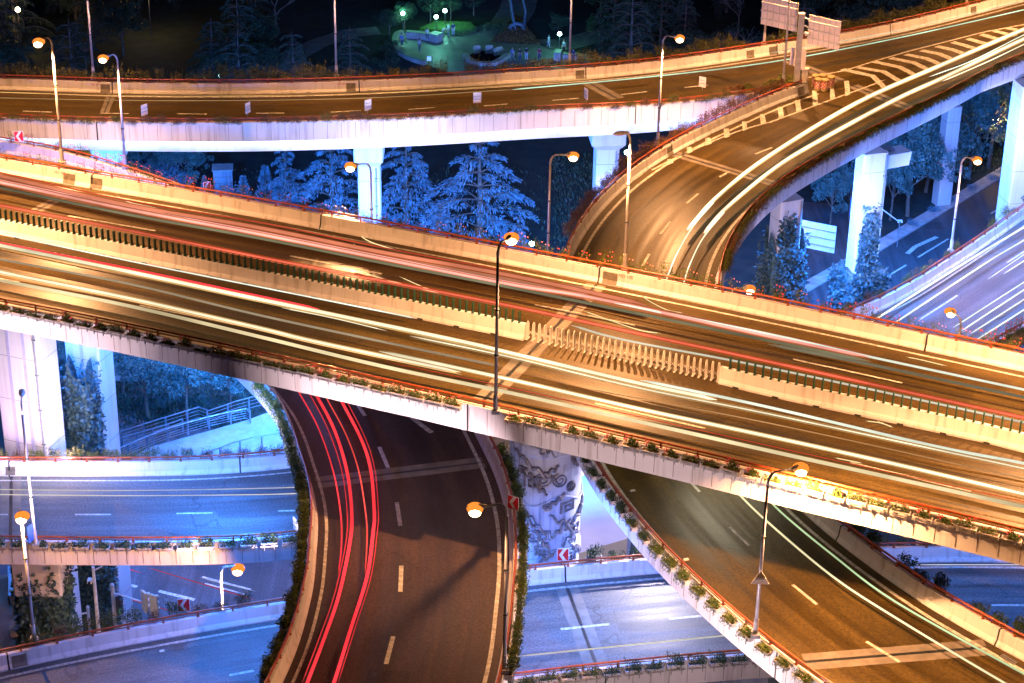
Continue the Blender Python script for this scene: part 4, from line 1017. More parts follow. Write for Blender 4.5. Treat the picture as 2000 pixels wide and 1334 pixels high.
def tput(pr, px, foot, top, h0, label, group=None, wide=1.0, rz=None, cat=None):
    """stand a tree at picture point px,foot on the ground, scaled so its tip reaches row top"""
    p=at(px,foot,0); h=zat(p.x,p.y,top); s_=h/h0
    return pr.put((p.x,p.y,0),random.uniform(0,6.28) if rz is None else rz,(s_*wide,s_*wide,s_),label,group,cat)
tput(TC[0],935,492,268,11,'largest blue-lit cedar with drooping layered branches, right of the first pillar',wide=1.35)
tput(TC[1],650,470,278,11,'blue-lit cedar with drooping branches left of the first pillar',wide=1.3)
tput(TC[1],795,452,262,11,'dimmer cedar standing between the first pillar and the largest cedar',wide=1.0)
tput(TC[0],560,430,288,11,'dim cedar behind the young pines, left of the first pillar',wide=1.0)
tput(TC[1],860,520,395,11,'low broad cedar in front of the largest cedar',wide=.9)
tput(TC[0],1012,545,420,11,'low cedar beside the green lamp, right of the largest cedar',wide=.8)
tput(TP[0],521,415,325,3.6,'tallest pale young pine left of the cedars'); tput(TP[0],478,420,345,3.6,'pale young pine right of the stone block'); tput(TP[0],545,430,350,3.6,'pale young pine just right of the tallest one'); tput(TP[0],401,385,343,3.6,'small pale young pine left of the stone block')
for i,(x,y) in enumerate(((450,405),(500,430),(330,360),(300,345),(355,375),(590,452),(770,490),(730,480),(820,515),(900,520),(960,530),(1060,560))):
    tput(random.choice(TBU),x,y,y-48,1.9,f'pale blue-lit bush beyond the wide viaduct, {nth(i)} placed among the cedars','bushes among the cedars')
for i,(x,y,t_) in enumerate(((290,300,255),(330,330,262),(370,340,280),(260,320,270))):
    tput(random.choice(TB),x,y+30,t_,7.5,f'dim blue leafy tree below the top viaduct, {ORD[i]} from the far left pillar','dim trees below the top viaduct',wide=.8)
# right side
for x,f,t_,l,wd in ((1620,462,335,'leafy blue tree between the two vine-clad pillars',.65),(1658,448,310,'slender leafy tree just left of the tallest pillar',.55),(1772,438,245,'large leafy blue tree right of the tallest pillar',.8),(1836,404,235,'tallest leafy blue tree behind the lit street lamp at right',.8),(1893,366,165,'leafy tree with the yellow glow beneath it at right',.75),(1930,345,150,'leafy tree just left of the huge right pillar',.7),(1808,392,215,'blue tree deep behind the large leafy one at right',.8),(1868,345,150,'leafy tree high up beneath the gold ramp at right',.8),(1738,446,285,'shaded tree behind the tallest pillar',.6),(1745,400,240,'dim tree deep behind the tallest pillar',.8)):
    tput(random.choice(TB),x,f-16,t_,7.5,l,wide=wd)
for i,(x,y) in enumerate(((1860,395),(1900,372),(1935,352),(1820,415),(1780,440))): tput(TBU[0],x,y+1,y-14,1.9,f'low hedge bush along the right-hand street, {ORD[i]} counted from its middle','bushes along the right-hand street')
# lower left
for x,f,t_,l,wd in ((289,815,668,'leafy blue tree right of the pinkish pillars at the lower left',.8),(366,818,672,'forked leafy blue tree above the handrails',.8),(240,770,650,'leafy blue tree just right of the second pinkish pillar',.8),(450,800,690,'dim leafy tree under the wide viaduct, right of the forked one',.75),(110,760,640,'leafy tree seen between the two pinkish pillars',.7)):
    tput(random.choice(TB),x,f,t_,7.5,l,wide=wd)
# dark wood behind the top viaduct
cnt=0
for i in range(420):
    x=random.uniform(-78,82); y=random.uniform(170,300)
    p=Vector((x,y,-CZ)); r=667+FPX*p.dot(CD)/p.dot(FW); c_=1000+FPX*p.dot(CR)/p.dot(FW)
    if 720<c_<1165 and r<330: continue
    if x>14 and y<218: continue
    if r>235: continue
    if 560<c_<735 and 40<r<150: continue
    if cnt>=190: break
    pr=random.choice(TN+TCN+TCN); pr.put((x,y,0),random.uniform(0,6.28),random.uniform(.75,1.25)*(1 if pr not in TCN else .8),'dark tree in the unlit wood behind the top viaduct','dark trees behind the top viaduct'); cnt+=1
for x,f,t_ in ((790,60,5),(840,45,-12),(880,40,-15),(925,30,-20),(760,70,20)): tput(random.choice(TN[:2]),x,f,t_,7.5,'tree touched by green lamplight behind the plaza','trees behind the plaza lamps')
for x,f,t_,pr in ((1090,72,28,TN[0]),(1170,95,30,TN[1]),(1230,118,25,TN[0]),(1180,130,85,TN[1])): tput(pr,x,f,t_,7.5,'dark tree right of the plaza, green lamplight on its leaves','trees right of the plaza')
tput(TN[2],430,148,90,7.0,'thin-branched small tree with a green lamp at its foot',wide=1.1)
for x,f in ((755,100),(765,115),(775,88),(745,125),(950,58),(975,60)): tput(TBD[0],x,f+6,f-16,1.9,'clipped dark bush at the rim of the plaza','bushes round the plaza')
GRS=mat('lawn_grass',(.03,.08,.015),(.07,.16,.03),2,.9)
mb=MB(); pl=[(820,62),(850,48),(920,50),(930,62),(900,70),(860,66)]; mb.v=[tuple(P0(x,y).xy)+(.5,) for x,y in pl]+[tuple(P0(x,y).xy)+(0,) for x,y in pl]; n=len(pl); mb.f=[tuple(range(n))]+[(i,(i+1)%n,n+(i+1)%n,n+i) for i in range(n)]
single(mb,'hedge',GRS,'low clipped hedge patch lit green behind the bench wall','hedge')
mb=MB()
for k in range(2600):
    u,v=random.random(),random.random(); a,b_,c_=P0(1010,32),P0(960,84),P0(1052,88)
    if u+v>1: u,v=1-u,1-v
    q=a+(b_-a)*u+(c_-a)*v; mb.leaf((q.x,q.y,.05),.4,.2,Vector((random.gauss(0,.6),random.gauss(0,.6),1)))
single(mb,'flower_bed',LEAF_R,'triangular bed of reddish-brown plants beside the abstract sculpture','flower bed',kind='stuff')
mb=MB(); random.seed(44)
for k in range(9000):
    px,py=random.choice([(random.uniform(1080,1200),random.uniform(300,480)),(random.uniform(380,1080),random.uniform(330,560)),(random.uniform(1560,1960),random.uniform(290,340)),(random.uniform(200,520),random.uniform(740,840))]); q=at(px,py,0)
    mb.leaf((q.x,q.y,0),random.uniform(.25,.6),.12,Vector((random.gauss(0,.5),random.gauss(0,.5),1)))
single(mb,'ground_cover',LEAF_N,'low rough ground cover between the trees under the viaducts','ground cover',kind='stuff')
for L_ in (TB,TN,TC,TCN,TP,TBU,TBD):
    for pr in L_: pr.drop()

# ------------------------------------------------------------------ park furniture, people
def park_lamp(label, px, foot, head_py, power=900):
    p=at(px,foot,0); z=zat(p.x,p.y,head_py); t=thing('park_lamp',label,'park lamp',(p.x,p.y,0),0,'green park lamps')
    part(MB().tube([(p.x,p.y,0),(p.x,p.y,z-.2)],[.07,.045],8).box((p.x,p.y,.12),(.3,.3,.24)),'pole',DARKM,t); part(MB().lathe((p.x,p.y,z-.24),[(.05,0),(.16,.05),(.16,.09)],10),'collar',DARKM,t)
    g=part(MB().ball((p.x,p.y,z),.24,12,8),'globe',G_GR,t,smooth=True); light('POINT',(p.x,p.y,z+.0),GREEN,power*.09,.3).location.z=z+.35
    light('POINT',(p.x,p.y-.4,z-.1),(.25,1,.75),power*.06,.2)
park_lamp('green park lamp at the left end of the bench wall',787,66,26,2600); park_lamp('green park lamp on the stone block near the seated person',852,75,33,3200); park_lamp('green park lamp behind the bending person',869,55,21,2600)
park_lamp('green park lamp under a tree at the right of the plaza',1092,108,66,2400); park_lamp('small green lamp at the foot of a thin tree, left',430,153,148,900)
park_lamp('green lamp seen beside the pillar left of the gold ramp',1222,345,298,900); park_lamp('tiny green-white lamp by the cedars, just over the wide viaduct',1038,500,476,300)
p=at(844,137,0); t=thing('sign_post','small blue lit sign on a short post at the plaza front','sign',p); part(MB().tube([p,p+Vector((0,0,1.7))],.05,6),'post',DARKM,t); part(MB().box((p.x-.35,p.y,1.4),(.5,.08,.5)),'panel',glow('blue_panel',(.2,.4,1),1.6),t)
t=thing('sculpture','abstract looping blue-grey metal sculpture behind the plaza','sculpture',P0(1010,62)); b0=P0(1010,62)
part(MB().tube([b0+Vector(v) for v in ((-.6,0,0),(-.9,0,.6),(-.3,0,1.1),(.5,0,.9),(.9,0,.3),(.4,0,.0),(-.2,0,.15),(-.5,0,1.6),(-.9,.2,4),(-1.2,0,6.4),(-.2,.1,7.5),(.7,0,9))],[.25,.3,.3,.28,.25,.2,.15,.18,.2,.3,.25,.15],8),'loop',mat('sculpture_metal',(.06,.08,.12),(.1,.13,.18),2,.5,metal=.2),t,smooth=True)
part(MB().tube([b0+Vector(v) for v in ((.8,0,.5),(1.0,.1,2.6),(.4,.2,5),(1.1,.1,7),(1.3,0,9))],[.2,.16,.14,.2,.15],8),'strand',MATS['sculpture_metal'],t,smooth=True)
SKIN=mat('skin',(.45,.28,.2),(.5,.32,.23),5,.6); HAIR=mat('hair',(.01,.008,.007),(.02,.015,.012),9,.5)
CL={k:mat('cloth_'+k,c_,tuple(v*.8 for v in c_),4,.85) for k,c_ in dict(white=(.6,.62,.62),blue=(.12,.2,.45),black=(.015,.015,.02),red=(.35,.03,.05),grey=(.2,.22,.24),pale=(.4,.45,.5),navy=(.03,.05,.12)).items()}
def skin_mesh(name, verts, edges, mt, parent, sub=1):
    me=bpy.data.meshes.new(name); me.from_pydata([v[:3] for v in verts],edges,[]); o=bpy.data.objects.new(name,me); COL.objects.link(o)
    md=o.modifiers.new('s','SKIN'); sv=me.skin_vertices[0].data
    for i,v in enumerate(verts): sv[i].radius=(v[3],v[3]*(v[4] if len(v)>4 else 1)); sv[i].use_root=(i==0)
    ss=o.modifiers.new('u','SUBSURF'); ss.levels=sub; ss.render_levels=sub
    bpy.context.view_layer.update()
    m2=bpy.data.meshes.new_from_object(o.evaluated_get(bpy.context.evaluated_depsgraph_get())); m2.name=name; m2.materials.clear(); m2.materials.append(mt)
    m2.polygons.foreach_set('use_smooth',[True]*len(m2.polygons)); o.modifiers.clear(); o.data=m2; bpy.data.meshes.remove(me); o.parent=parent; return o
def person(label, px, foot, rz, top, bottom, pose='stand', z0=.06, hold=None):
    p=at(px,foot,z0); t=thing('person',label,'person',(p.x,p.y,z0),rz)
    # joints: hip, chest, neck, head; x right, y forward (-y faces the viewer)
    if pose=='stand': hip=Vector((0,0,.92)); ch=Vector((0,.0,1.36)); nk=Vector((0,.01,1.47)); hd=Vector((0,-.01,1.62)); kn=[(-.1,-.01,.5),(.1,-.02,.5)]; ft=[(-.11,0,.07),(.12,.0,.07)]
    elif pose=='walk': hip=Vector((0,0,.9)); ch=Vector((0,-.03,1.33)); nk=Vector((0,-.04,1.45)); hd=Vector((0,-.07,1.6)); kn=[(-.09,-.2,.5),(.09,.02,.48)]; ft=[(-.1,-.28,.07),(.1,.34,.12)]
    elif pose=='bend': hip=Vector((0,.12,.88)); ch=Vector((0,-.22,1.2)); nk=Vector((0,-.33,1.26)); hd=Vector((0,-.46,1.34)); kn=[(-.12,.0,.48),(.12,.03,.48)]; ft=[(-.14,.08,.07),(.14,.1,.07)]
    else: hip=Vector((0,.0,.5)); ch=Vector((0,-.04,.96)); nk=Vector((0,-.06,1.07)); hd=Vector((0,-.12,1.2)); kn=[(-.12,-.42,.5),(.12,-.42,.5)]; ft=[(-.12,-.44,.07),(.13,-.4,.07)]
    V=[]; E=[]
    def add(q,r,prev=None,k=1): V.append((*q,r,k)); 
    add(hip,.13); add(hip.lerp(ch,.5),.115); E.append((0,1)); add(ch,.135); E.append((1,2)); add(nk,.055); E.append((2,3)); add(hd,.095); E.append((3,4)); add(hd+Vector((0,0,.1)),.075); E.append((4,5))
    arms=[]
    for s_ in (-1,1):
        sh=ch+Vector((s_*.18,0,.04)); 
        if pose=='stand': el=sh+Vector((s_*.05,.02,-.28)); wr=el+Vector((-s_*.04,-.1,-.24)) if not hold else el+Vector((-s_*.1,-.24,.06))
        elif pose=='walk': el=sh+Vector((s_*.04,s_*.12,-.26)); wr=el+Vector((0,s_*.1-.08,-.23))
        elif pose=='bend': el=sh+Vector((s_*.03,-.1,-.26)); wr=el+Vector((-s_*.05,-.2,-.14))
        else: el=sh+Vector((s_*.06,-.08,-.25)); wr=el+Vector((-s_*.1,-.22,.0))
        a=len(V); add(sh,.055); E.append((2,a)); add(el,.042); E.append((a,a+1)); add(wr,.03); E.append((a+1,a+2)); d=(wr-el).normalized(); arms.append((sh,el,wr))
        pm_=wr+d*.07; add(pm_,.034,k=.6); E.append((a+2,a+3)); sd=Vector((1,0,0)) if abs(d.x)<.8 else Vector((0,1,0)); sd=(sd-d*sd.dot(d)).normalized(); up=d.cross(sd)
        for j in range(4):
            b_=len(V); q=pm_+sd*(j-1.5)*.02+d*.03; add(q,.009); add(q+d*(.04,.05,.045,.035)[j]+up*.012,.008); add(q+d*(.06,.075,.068,.05)[j]+up*.03,.007); E.extend([(a+3,b_),(b_,b_+1),(b_+1,b_+2)])
        b_=len(V); add(wr+d*.03+sd*.035*s_,.01); add(wr+d*.07+sd*.05*s_+up*.02,.009); E.extend([(a+2,b_),(b_,b_+1)])
    for i,s_ in enumerate((-1,1)):
        a=len(V); add(hip+Vector((s_*.09,0,-.06)),.085); E.append((0,a)); add(Vector(kn[i]),.058); E.append((a,a+1)); add(Vector(ft[i]),.04); E.append((a+1,a+2)); add(Vector(ft[i])+Vector((0,-.13,-.03)),.035); E.append((a+2,a+3))
    b=skin_mesh('body',V,E,SKIN,t,1)
    V=[(*hip,.145),(*hip.lerp(ch,.5),.14),(*ch,.155)]; E=[(0,1),(1,2)]
    for i,(sh,el,wr) in enumerate(arms): a=len(V); V+= [(*sh,.072),(*sh.lerp(el,.9),.055)]; E+=[(2,a),(a,a+1)]
    skin_mesh('shirt',V,E,top,t)
    V=[(*hip,.148)]; E=[]
    for i,s_ in enumerate((-1,1)): a=len(V); k_=Vector(kn[i]); f_=Vector(ft[i]); V+=[(hip.x+s_*.09,hip.y,hip.z-.06,.1),(*k_,.073),(*k_.lerp(f_,.85),.055)]; E+=[(0,a),(a,a+1),(a+1,a+2)]
    skin_mesh('trousers',V,E,bottom,t)
    for i in range(2): part(MB().ball((ft[i][0],ft[i][1]-.06,.05),.075,8,5,(.7,1.75,.65)),'shoe',DARKM,t,world=False,smooth=True)
    part(MB().ball((hd.x,hd.y+.015,hd.z+.065),.112,10,7,(.92,1.02,.9)),'hair',HAIR,t,world=False,smooth=True)
    for s_ in (-1,1): part(MB().ball((hd.x+s_*.034,hd.y-.09,hd.z+.02),.013,6,4),'eye',DARKM,t,world=False)
    part(MB().ball((hd.x,hd.y-.1,hd.z-.015),.016,6,4,(1,1,1.6)),'nose',SKIN,t,world=False); part(MB().ball((hd.x,hd.y-.092,hd.z-.055),.02,6,4,(1.3,.5,.4)),'mouth',CL['red'],t,world=False)
    if hold=='paper': single(MB().box((0,0,0),(.28,.02,.2)),'newspaper',CL['white'],'white paper held by the person seated on the bench wall','newspaper',base=(0,0,0)).location=(p.x,p.y-.45,z0+.98)
    return t
person('person in pale shirt bending forward over a child in front of the third green lamp',866,73,.9,CL['white'],CL['grey'],'bend')
person('person in pale green clothes standing close to the bending person',876,71,-.8,CL['pale'],CL['grey'])
person('person in dark top and pale trousers right of the bending pair',885,70,.2,CL['navy'],CL['pale'])
person('person seated on the bench wall in a light blue shirt, reading',834,74,.1,CL['pale'],CL['navy'],'sit',.36,hold='paper')
person('person in a blue top standing by the rim of the plaza, far left',785,92,.3,CL['blue'],CL['navy'])
person('person in a pale blue shirt walking alone across the left of the plaza',819,101,.5,CL['pale'],CL['navy'],'walk')
person('person in pale clothes walking on the path right of the plaza',1071,94,1.0,CL['pale'],CL['pale'],'walk')
person('person in a grey patterned coat by the right green lamp',1101,105,-.2,CL['grey'],CL['black'])
person('person in a black top and light blue trousers right of the pool',1028,118,.1,CL['black'],CL['pale'])
person('person in a red shirt standing right of the one in black',1053,119,-.1,CL['red'],CL['navy'])
person('person in dark clothes standing just right of the pool',1015,120,.4,CL['black'],CL['navy'])
person('person in dark blue at the low wall beside the tall post',1119,122,.2,CL['navy'],CL['navy'])
person('person in faded blue walking at the right rim of the pool',1001,119,-.9,CL['blue'],CL['grey'],'walk')
# handrails at the lower left -------------------------------------------------
def railing(label, pxs, z, zb, mt, npost, r=.05, bars=3, rm=None):
    P_=[at(x,y,z) for x,y in pxs]; pa=Path(P_); c_=pa.at(pa.len/2); t=thing('handrail',label,'handrail',(c_.x,c_.y,zb)); h=z-zb
    part(MB().tube(pa.p,r,7),'top_rail',rm or mt,t)
    for k in range(bars): part(MB().tube([q-Vector((0,0,h*(k+1)/(bars+1.2))) for q in pa.p],.02,5),'bar',mt,t)
    for k in range(npost):
        q=pa.at(pa.len*k/(npost-1)); part(MB().box((q.x,q.y,(z+zb)/2),(.12,.12,h-.03)),'post',mt,t)
RM=mat('rail_steel',(.25,.27,.3),(.35,.38,.42),3,.3,metal=.7); RMS=mat('rail_bright_steel',(.7,.72,.76),(.6,.62,.66),3,.25,metal=.8)
railing('upper dark handrail running behind the bright one at the lower left',[(237,842),(300,822),(388,795),(408,802),(460,784),(520,768),(570,755)],2.6,1.3,RM,9)
railing('lower dark handrail between the other handrails at the lower left',[(206,865),(260,848),(330,828),(356,818)],2.3,1.1,RM,6)
railing('brightest curved steel handrail at the lower left',[(213,885),(250,868),(290,851),(330,836),(370,824),(410,813),(450,804),(480,798),(488,803)],2.0,.9,RM,8,.07,4,RMS)
railing('short bright handrail right above the blue viaduct',[(392,890),(420,878),(460,863),(500,853),(560,844),(600,840)],1.6,.5,RM,6,.06,0,RMS)
struct(MB().prism([tuple(at(x,y,.5).xy) for x,y in ((240,905),(290,872),(400,842),(485,818),(560,790),(640,790),(640,905))],0,.42),'pavement',mat('ramp_paving',(.28,.28,.28),(.36,.36,.36),1.5,.7))
# ------------------------------------------------------------------ signs, gantry, barrels
def board_sign(label, px, z, w, h, rz, V=None):
    p=at(px[0],px[1],z); t=thing('road_sign',label,'road sign',p,rz,None)
    part(MB().tube([(0,.05,0),(0,.05,.85)],.03,6),'post',RAILG,t,world=False)
    part(MB().box((0,0,.72),(w,.03,h)),'panel',SIGNB,t,world=False); 
    for zz in (.6,.85): part(MB().box((0,-.03,zz),(w*.85,.03,.03)),'brace',RAILG,t,world=False)
    return t
for i,(x,y,rz,n) in enumerate(((283,232,.9,'first'),(485,228,1.1,'second'),(719,222,.7,'third'),(932,208,.1,'fourth, squarely facing,'),(1144,200,-1.15,'fifth'),(1371,177,-.6,'sixth'))):
    board_sign(f'small sign board seen from behind on the top viaduct, {n} from left',(x,y),ZR+1.0,.62,.85,rz)
def chevron(label, px, z, rz=0, s_=1.0, roll=0):
    p=at(px[0],px[1],z); t=thing('chevron_sign',label,'chevron sign',p,rz); w,h=.66*s_,.82*s_
    part(MB().tube([(0,.06,-.25),(0,.06,.8)],.035,6),'post',RAILG,t,world=False)
    b=part(MB().box((0,0,.5),(w,.03,h)),'panel',WHITEP,t,world=False)
    y=-.018; zz=.5
    mb=MB(); mb.v=[(-w*.46,y,zz-h*.46),(-w*.46,y,zz+h*.46),(w*.02,y,zz+h*.46),(-w*.34,y,zz),(w*.02,y,zz-h*.46)]; mb.f=[(0,1,2,3,4)][:0]+[(1,0,3),(1,3,2),(0,4,3)]
    part(mb,'red_field',REDP,b,world=False)
    mb=MB(); mb.v=[(w*.3,y,zz+h*.46),(w*.46,y,zz+h*.46),(w*.46,y,zz-h*.46),(w*.3,y,zz-h*.46),(-w*.04,y,zz)]; mb.f=[(0,4,1),(1,4,2),(2,4,3)]
    part(mb,'red_field',REDP,b,world=False)
chevron('red and white chevron sign at far left on the ramp behind the wide viaduct',(38,279),ZR+1.1,.15)
chevron('red and white chevron sign half hidden by roses behind the wide viaduct',(405,377),26.5,.5,.8)
chevron('red and white chevron sign on the lowest viaduct at the lower left',(360,1197),ZB+1.1,.15)
chevron('red and white chevron sign at the foot of the carved column',(1099,1098),ZB+1.1,.1)
chevron('red and white chevron sign by the right edge of the curved ramp',(1002,998),ZR+1.0,-.5)
# gantry
g0=at(1555,163,ZR+.9); G=thing('sign_gantry','pale steel sign gantry with two large boards seen from behind','sign gantry',g0)
gt=zat(g0.x,g0.y,28)-g0.z; ra=-.62; ca,sa=math.cos(ra),math.sin(ra)
part(MB().box((0,0,gt/2),(.42,.42,gt)),'column',POLE,G,world=False); part(MB().box((0,0,gt+.05),(.5,.5,.1)),'column_cap',POLE,G,world=False)
for s0,s1,zc,zh in ((.7,3.5,gt-1.05,2.35),(-3.6,-.35,gt-.35,2.35)):
    c_=(s0+s1)/2; L=abs(s1-s0); b=part(MB().box((c_*ca,c_*sa,zc),(L,.06,zh),ra),'sign_board',SIGNB,G,world=False)
    for k in (-.8,0,.8): part(MB().box((c_*ca+.1*sa,c_*sa-.1*ca,zc+k*.85),(L,.08,.1),ra),'crossbar',WHITEP,b,world=False)
    for k in range(1,6): part(MB().box(((s0+(s1-s0)*k/6)*ca+.036*sa,(s0+(s1-s0)*k/6)*sa-.036*ca,zc),(.025,.02,zh-.06),ra),'seam',RAILG,b,world=False)
for k in (-.55,.1,.75):
    part(MB().tube([(0,0,gt-.9+k),(.8*ca,.8*sa,gt-1.05+k)],.06,6),'arm',WHITEP,G,world=False)
part(MB().box((.55*ca,.55*sa-.25,gt-1.4),(.3,.45,.22)),'camera_box',WHITEP,G,world=False)
part(MB().box((-.48*ca,-.48*sa,gt-3.6),(.5,.05,1.5),ra),'small_board',SIGNB,G,world=False); part(MB().box((.45*ca,.45*sa,gt-3.7),(.45,.05,1.6),ra),'small_board',SIGNB,G,world=False)
part(MB().box((.4*ca,.4*sa+.1,2.3),(.32,.05,1.4),ra+.4),'small_board',SIGNB,G,world=False)
p=at(1568,161,ZR+.9); t=thing('control_cabinet','beige control cabinet at the foot of the sign gantry','cabinet',p,-.3)
part(MB().box((0,0,.6),(.75,.5,1.15)),'cabinet_body',PLBOX,t,world=False); part(MB().box((0,0,1.2),(.82,.57,.06)),'cabinet_lid',PLBOX,t,world=False); part(MB().box((0,-.262,.6),(.62,.02,.95)),'door',mat('cabinet_door',(.5,.44,.38),None,2,.5),t,world=False)
YEL=mat('barrel_yellow',(.42,.3,.14),(.34,.24,.1),3,.5)
for i,(x,y,lab) in enumerate(((1597,176,'front left of the five'),(1610,177,'front middle of the five'),(1622,171,'rightmost of the five'),(1606,168,'hindmost of the five'),(1592,169,'leftmost, behind the front row'))):
    p=at(x,y,ZR); t=thing('crash_barrel',f'yellow barrel with red and white checks at the gore, {lab}','barrel',(p.x,p.y,ZR+.004),0,'barrels at the gore')
    b=part(MB().lathe((0,0,0),[(.3,0),(.33,.06),(.3,.12),(.31,.85),(.33,.9),(.33,.97),(.25,1.0)],18),'barrel_body',YEL,t,world=False,smooth=True)
    for c0,mt in ((0,REDP),(1,WHITEP)):
        cm=MB()
        for r_ in range(4):
            for q in range(16):
                if (r_+q)%2!=c0: continue
                a0,a1=q*math.pi/8,(q+1)*math.pi/8; z0_,z1_=.25+r_*.13,.25+(r_+1)*.13; rr=.314
                cm.quad((rr*math.cos(a0),rr*math.sin(a0),z0_),(rr*math.cos(a1),rr*math.sin(a1),z0_),(rr*math.cos(a1),rr*math.sin(a1),z1_),(rr*math.cos(a0),rr*math.sin(a0),z1_))
        part(cm,'check_band',mt,b,world=False)
# large board at the right street
p=at(1598,462,6.5); t=thing('direction_board','large pale direction board seen from behind at the right street','sign board',(p.x,p.y,0),-.45)
part(MB().box((0,0,6.5),(3.2,.08,2.6)),'panel',SIGNB,t,world=False)
for k in (-.75,0,.75): part(MB().tube([(-2.0,-.12,6.5+k),(1.6,-.12,6.5+k)],.06,6),'crossbar',RAILG,t,world=False)
part(MB().tube([(-2.0,-.15,0),(-2.0,-.15,8.0)],.16,8),'post',RAILG,t,world=False)
# curved unlit mast and arm cameras near the right street
p=at(1662,470,0); t=thing('lamp_mast','thin blue curved mast left of the tallest pillar','mast',(p.x,p.y,0))
part(MB().tube([(0,0,0),(0,0,7.5),(.2,-.1,8.3),(.8,-.3,8.7)],.07,7),'mast_tube',WHITEP,t,world=False); part(MB().box((-.25,0,3.6),(.3,.06,1.8)),'panel',mat('sign_blue',(.05,.12,.4),(.04,.1,.35),2,.5),t,world=False)
p=at(1757,436,2.5); t=thing('street_camera','slanting arm with a white camera right of the tallest pillar','camera',(p.x,p.y,0))
part(MB().tube([(0,0,0),(0,0,2.6)],.06,6),'post',RAILG,t,world=False); part(MB().tube([(0,0,2.6),(-1.9,0,4.0)],.05,6),'arm',WHITEP,t,world=False); part(MB().box((0,-.1,2.75),(.45,.3,.22)),'camera_body',WHITEP,t,world=False); part(MB().tube([(-.02,-.25,2.75),(-.02,-.38,2.75)],.07,8),'lens',DARKM,t,world=False)
# stone block and small things beyond the wide viaduct
p=at(437,375,0); t=thing('stone_block','square blue-grey stone block building beyond the wide viaduct','stone block',(p.x,p.y,0),.12)
part(MB().box((0,0,1.3),(1.9,1.6,2.6)),'block_body',concrete('block_stone',(.3,.33,.36),(.12,.14,.17),.8),t,world=False); part(MB().box((0,0,2.66),(2.1,1.8,.12)),'slab_top',STONE,t,world=False)
for k in (.65,1.3,1.95): part(MB().box((0,-.803,k),(1.88,.01,.03)),'mortar_line',DARKM,t,world=False)
# traffic signals at the lower left
sp0=at(219,1146,6.2); t=thing('traffic_signal','mast-arm traffic signal with green light showing, lower left','traffic signal',(sp0.x,sp0.y,0))
GM=mat('signal_grey',(.5,.5,.52),(.4,.4,.42),3,.4); CRM=mat('signal_back_cream',(.55,.48,.32),(.45,.4,.28),3,.5)
part(MB().tube([(0,0,0),(0,0,6.2)],.13,9).ball((0,0,6.3),.16,8,6),'mast',GM,t,world=False)
part(MB().tube([(0,0,5.7),(.9,-.1,5.5),(2.3,-.25,5.1)],[.07,.06,.05],7),'arm',WHITEP,t,world=False)
def sighead(x,y,z,rz,back,lab):
    ca,sa=math.cos(rz),math.sin(rz); hb=part(MB().box((x,y,z),(.5,.16,1.45),rz),'signal_head',CRM if back else DARKM,t,world=False)
    part(MB().box((x-.1*sa,y+.1*ca,z),(.62,.02,1.6),rz),'backplate',WHITEP if back else GM,hb,world=False)
    for k,c_ in ((.45,(.1,.02,.02)),(0,(.12,.09,.02)),(-.45,(.02,.2,.1))):
        fx,fy=x+.1*sa,y-.1*ca
        vis=MB(); q=[]
        for j in range(9):
            a=math.pi*j/8; q.append([(fx+.15*math.cos(a)*ca,fy+.15*math.cos(a)*sa,z+k+.15*math.sin(a)),(fx+.15*math.cos(a)*ca+.26*sa,fy+.15*math.cos(a)*sa-.26*ca,z+k+.12*math.sin(a))])
        part(vis.rings(q),'visor',DARKM if not back else CRM,hb,world=False)
        part(MB().ball((fx,fy,z+k),.12,8,6,(1,1,1)),'lens',glow('signal_green',(.05,1,.45),6) if (k<0 and not back) else mat('lens_dark_%d'%int(k*10),c_,None,3,.2),hb,world=False)
sighead(.42,-.15,4.9,.9,False,''); sighead(2.15,-.35,5.35,2.2,True,''); sighead(2.75,-.4,5.15,2.6,True,'')
q=at(182,1112,9.0); t=thing('camera_pole','white pole with cameras left of the traffic signal','camera pole',(q.x,q.y,0)); part(MB().tube([(0,0,0),(0,0,9.2)],[.16,.1],9),'pole',WHITEP,t,world=False)
part(MB().tube([(0,0,8.9),(.6,-.1,9.3)],.05,6),'bracket',WHITEP,t,world=False); part(MB().box((-.25,-.1,8.2),(.3,.4,.22)),'camera_body',WHITEP,t,world=False); part(MB().tube([(-.25,-.3,8.2),(-.25,-.42,8.2)],.08,8),'lens',DARKM,t,world=False)
q=at(172,1194,5.2); t=thing('boom_mast','short mast with a long thin boom reaching left, lower left','mast',(q.x,q.y,0)); part(MB().tube([(0,0,0),(0,0,5.4)],.1,8).ball((0,0,5.5),.13,8,5),'mast_tube',GM,t,world=False)
part(MB().tube([(0,0,5.1),(-2.2,-.2,4.7),(-3.4,-.4,3.9)],[.06,.05,.02],6),'boom',WHITEP,t,world=False)
# brown bank and retaining walls at the lower left corner
BANK=mat('bank_soil',(.16,.07,.035),(.26,.13,.07),.8,.95,detail=8)
struct(MB().prism([tuple(at(x,y,5).xy) for x,y in ((-120,1110),(22,1108),(52,1160),(56,1240),(56,1330),(-120,1330))][::-1],0,4.4),'bank',BANK)
def rwall(label,a,b,z,th=.35):
    p,q=at(*a,z),at(*b,z); d=(q-p); L=d.xy.length; t=thing('retaining_wall',label,'retaining wall',((p.x+q.x)/2,(p.y+q.y)/2,0)); rz=math.atan2(d.y,d.x)
    part(MB().box(((p.x+q.x)/2,(p.y+q.y)/2,z/2),(L,th,z),rz),'wall_body',PIER,t); part(MB().box(((p.x+q.x)/2,(p.y+q.y)/2,z+.05),(L+.1,th+.12,.1),rz),'coping',STONE,t)
rwall('pale retaining wall at the top of the brown bank',(22,1108),(24,1165),5.0); rwall('pale retaining wall beside the ivy pillar and brown bank',(55,1110),(60,1250),5.0); rwall('grey wall panel at the foot of the brown bank',(20,1228),(52,1228),4.9)
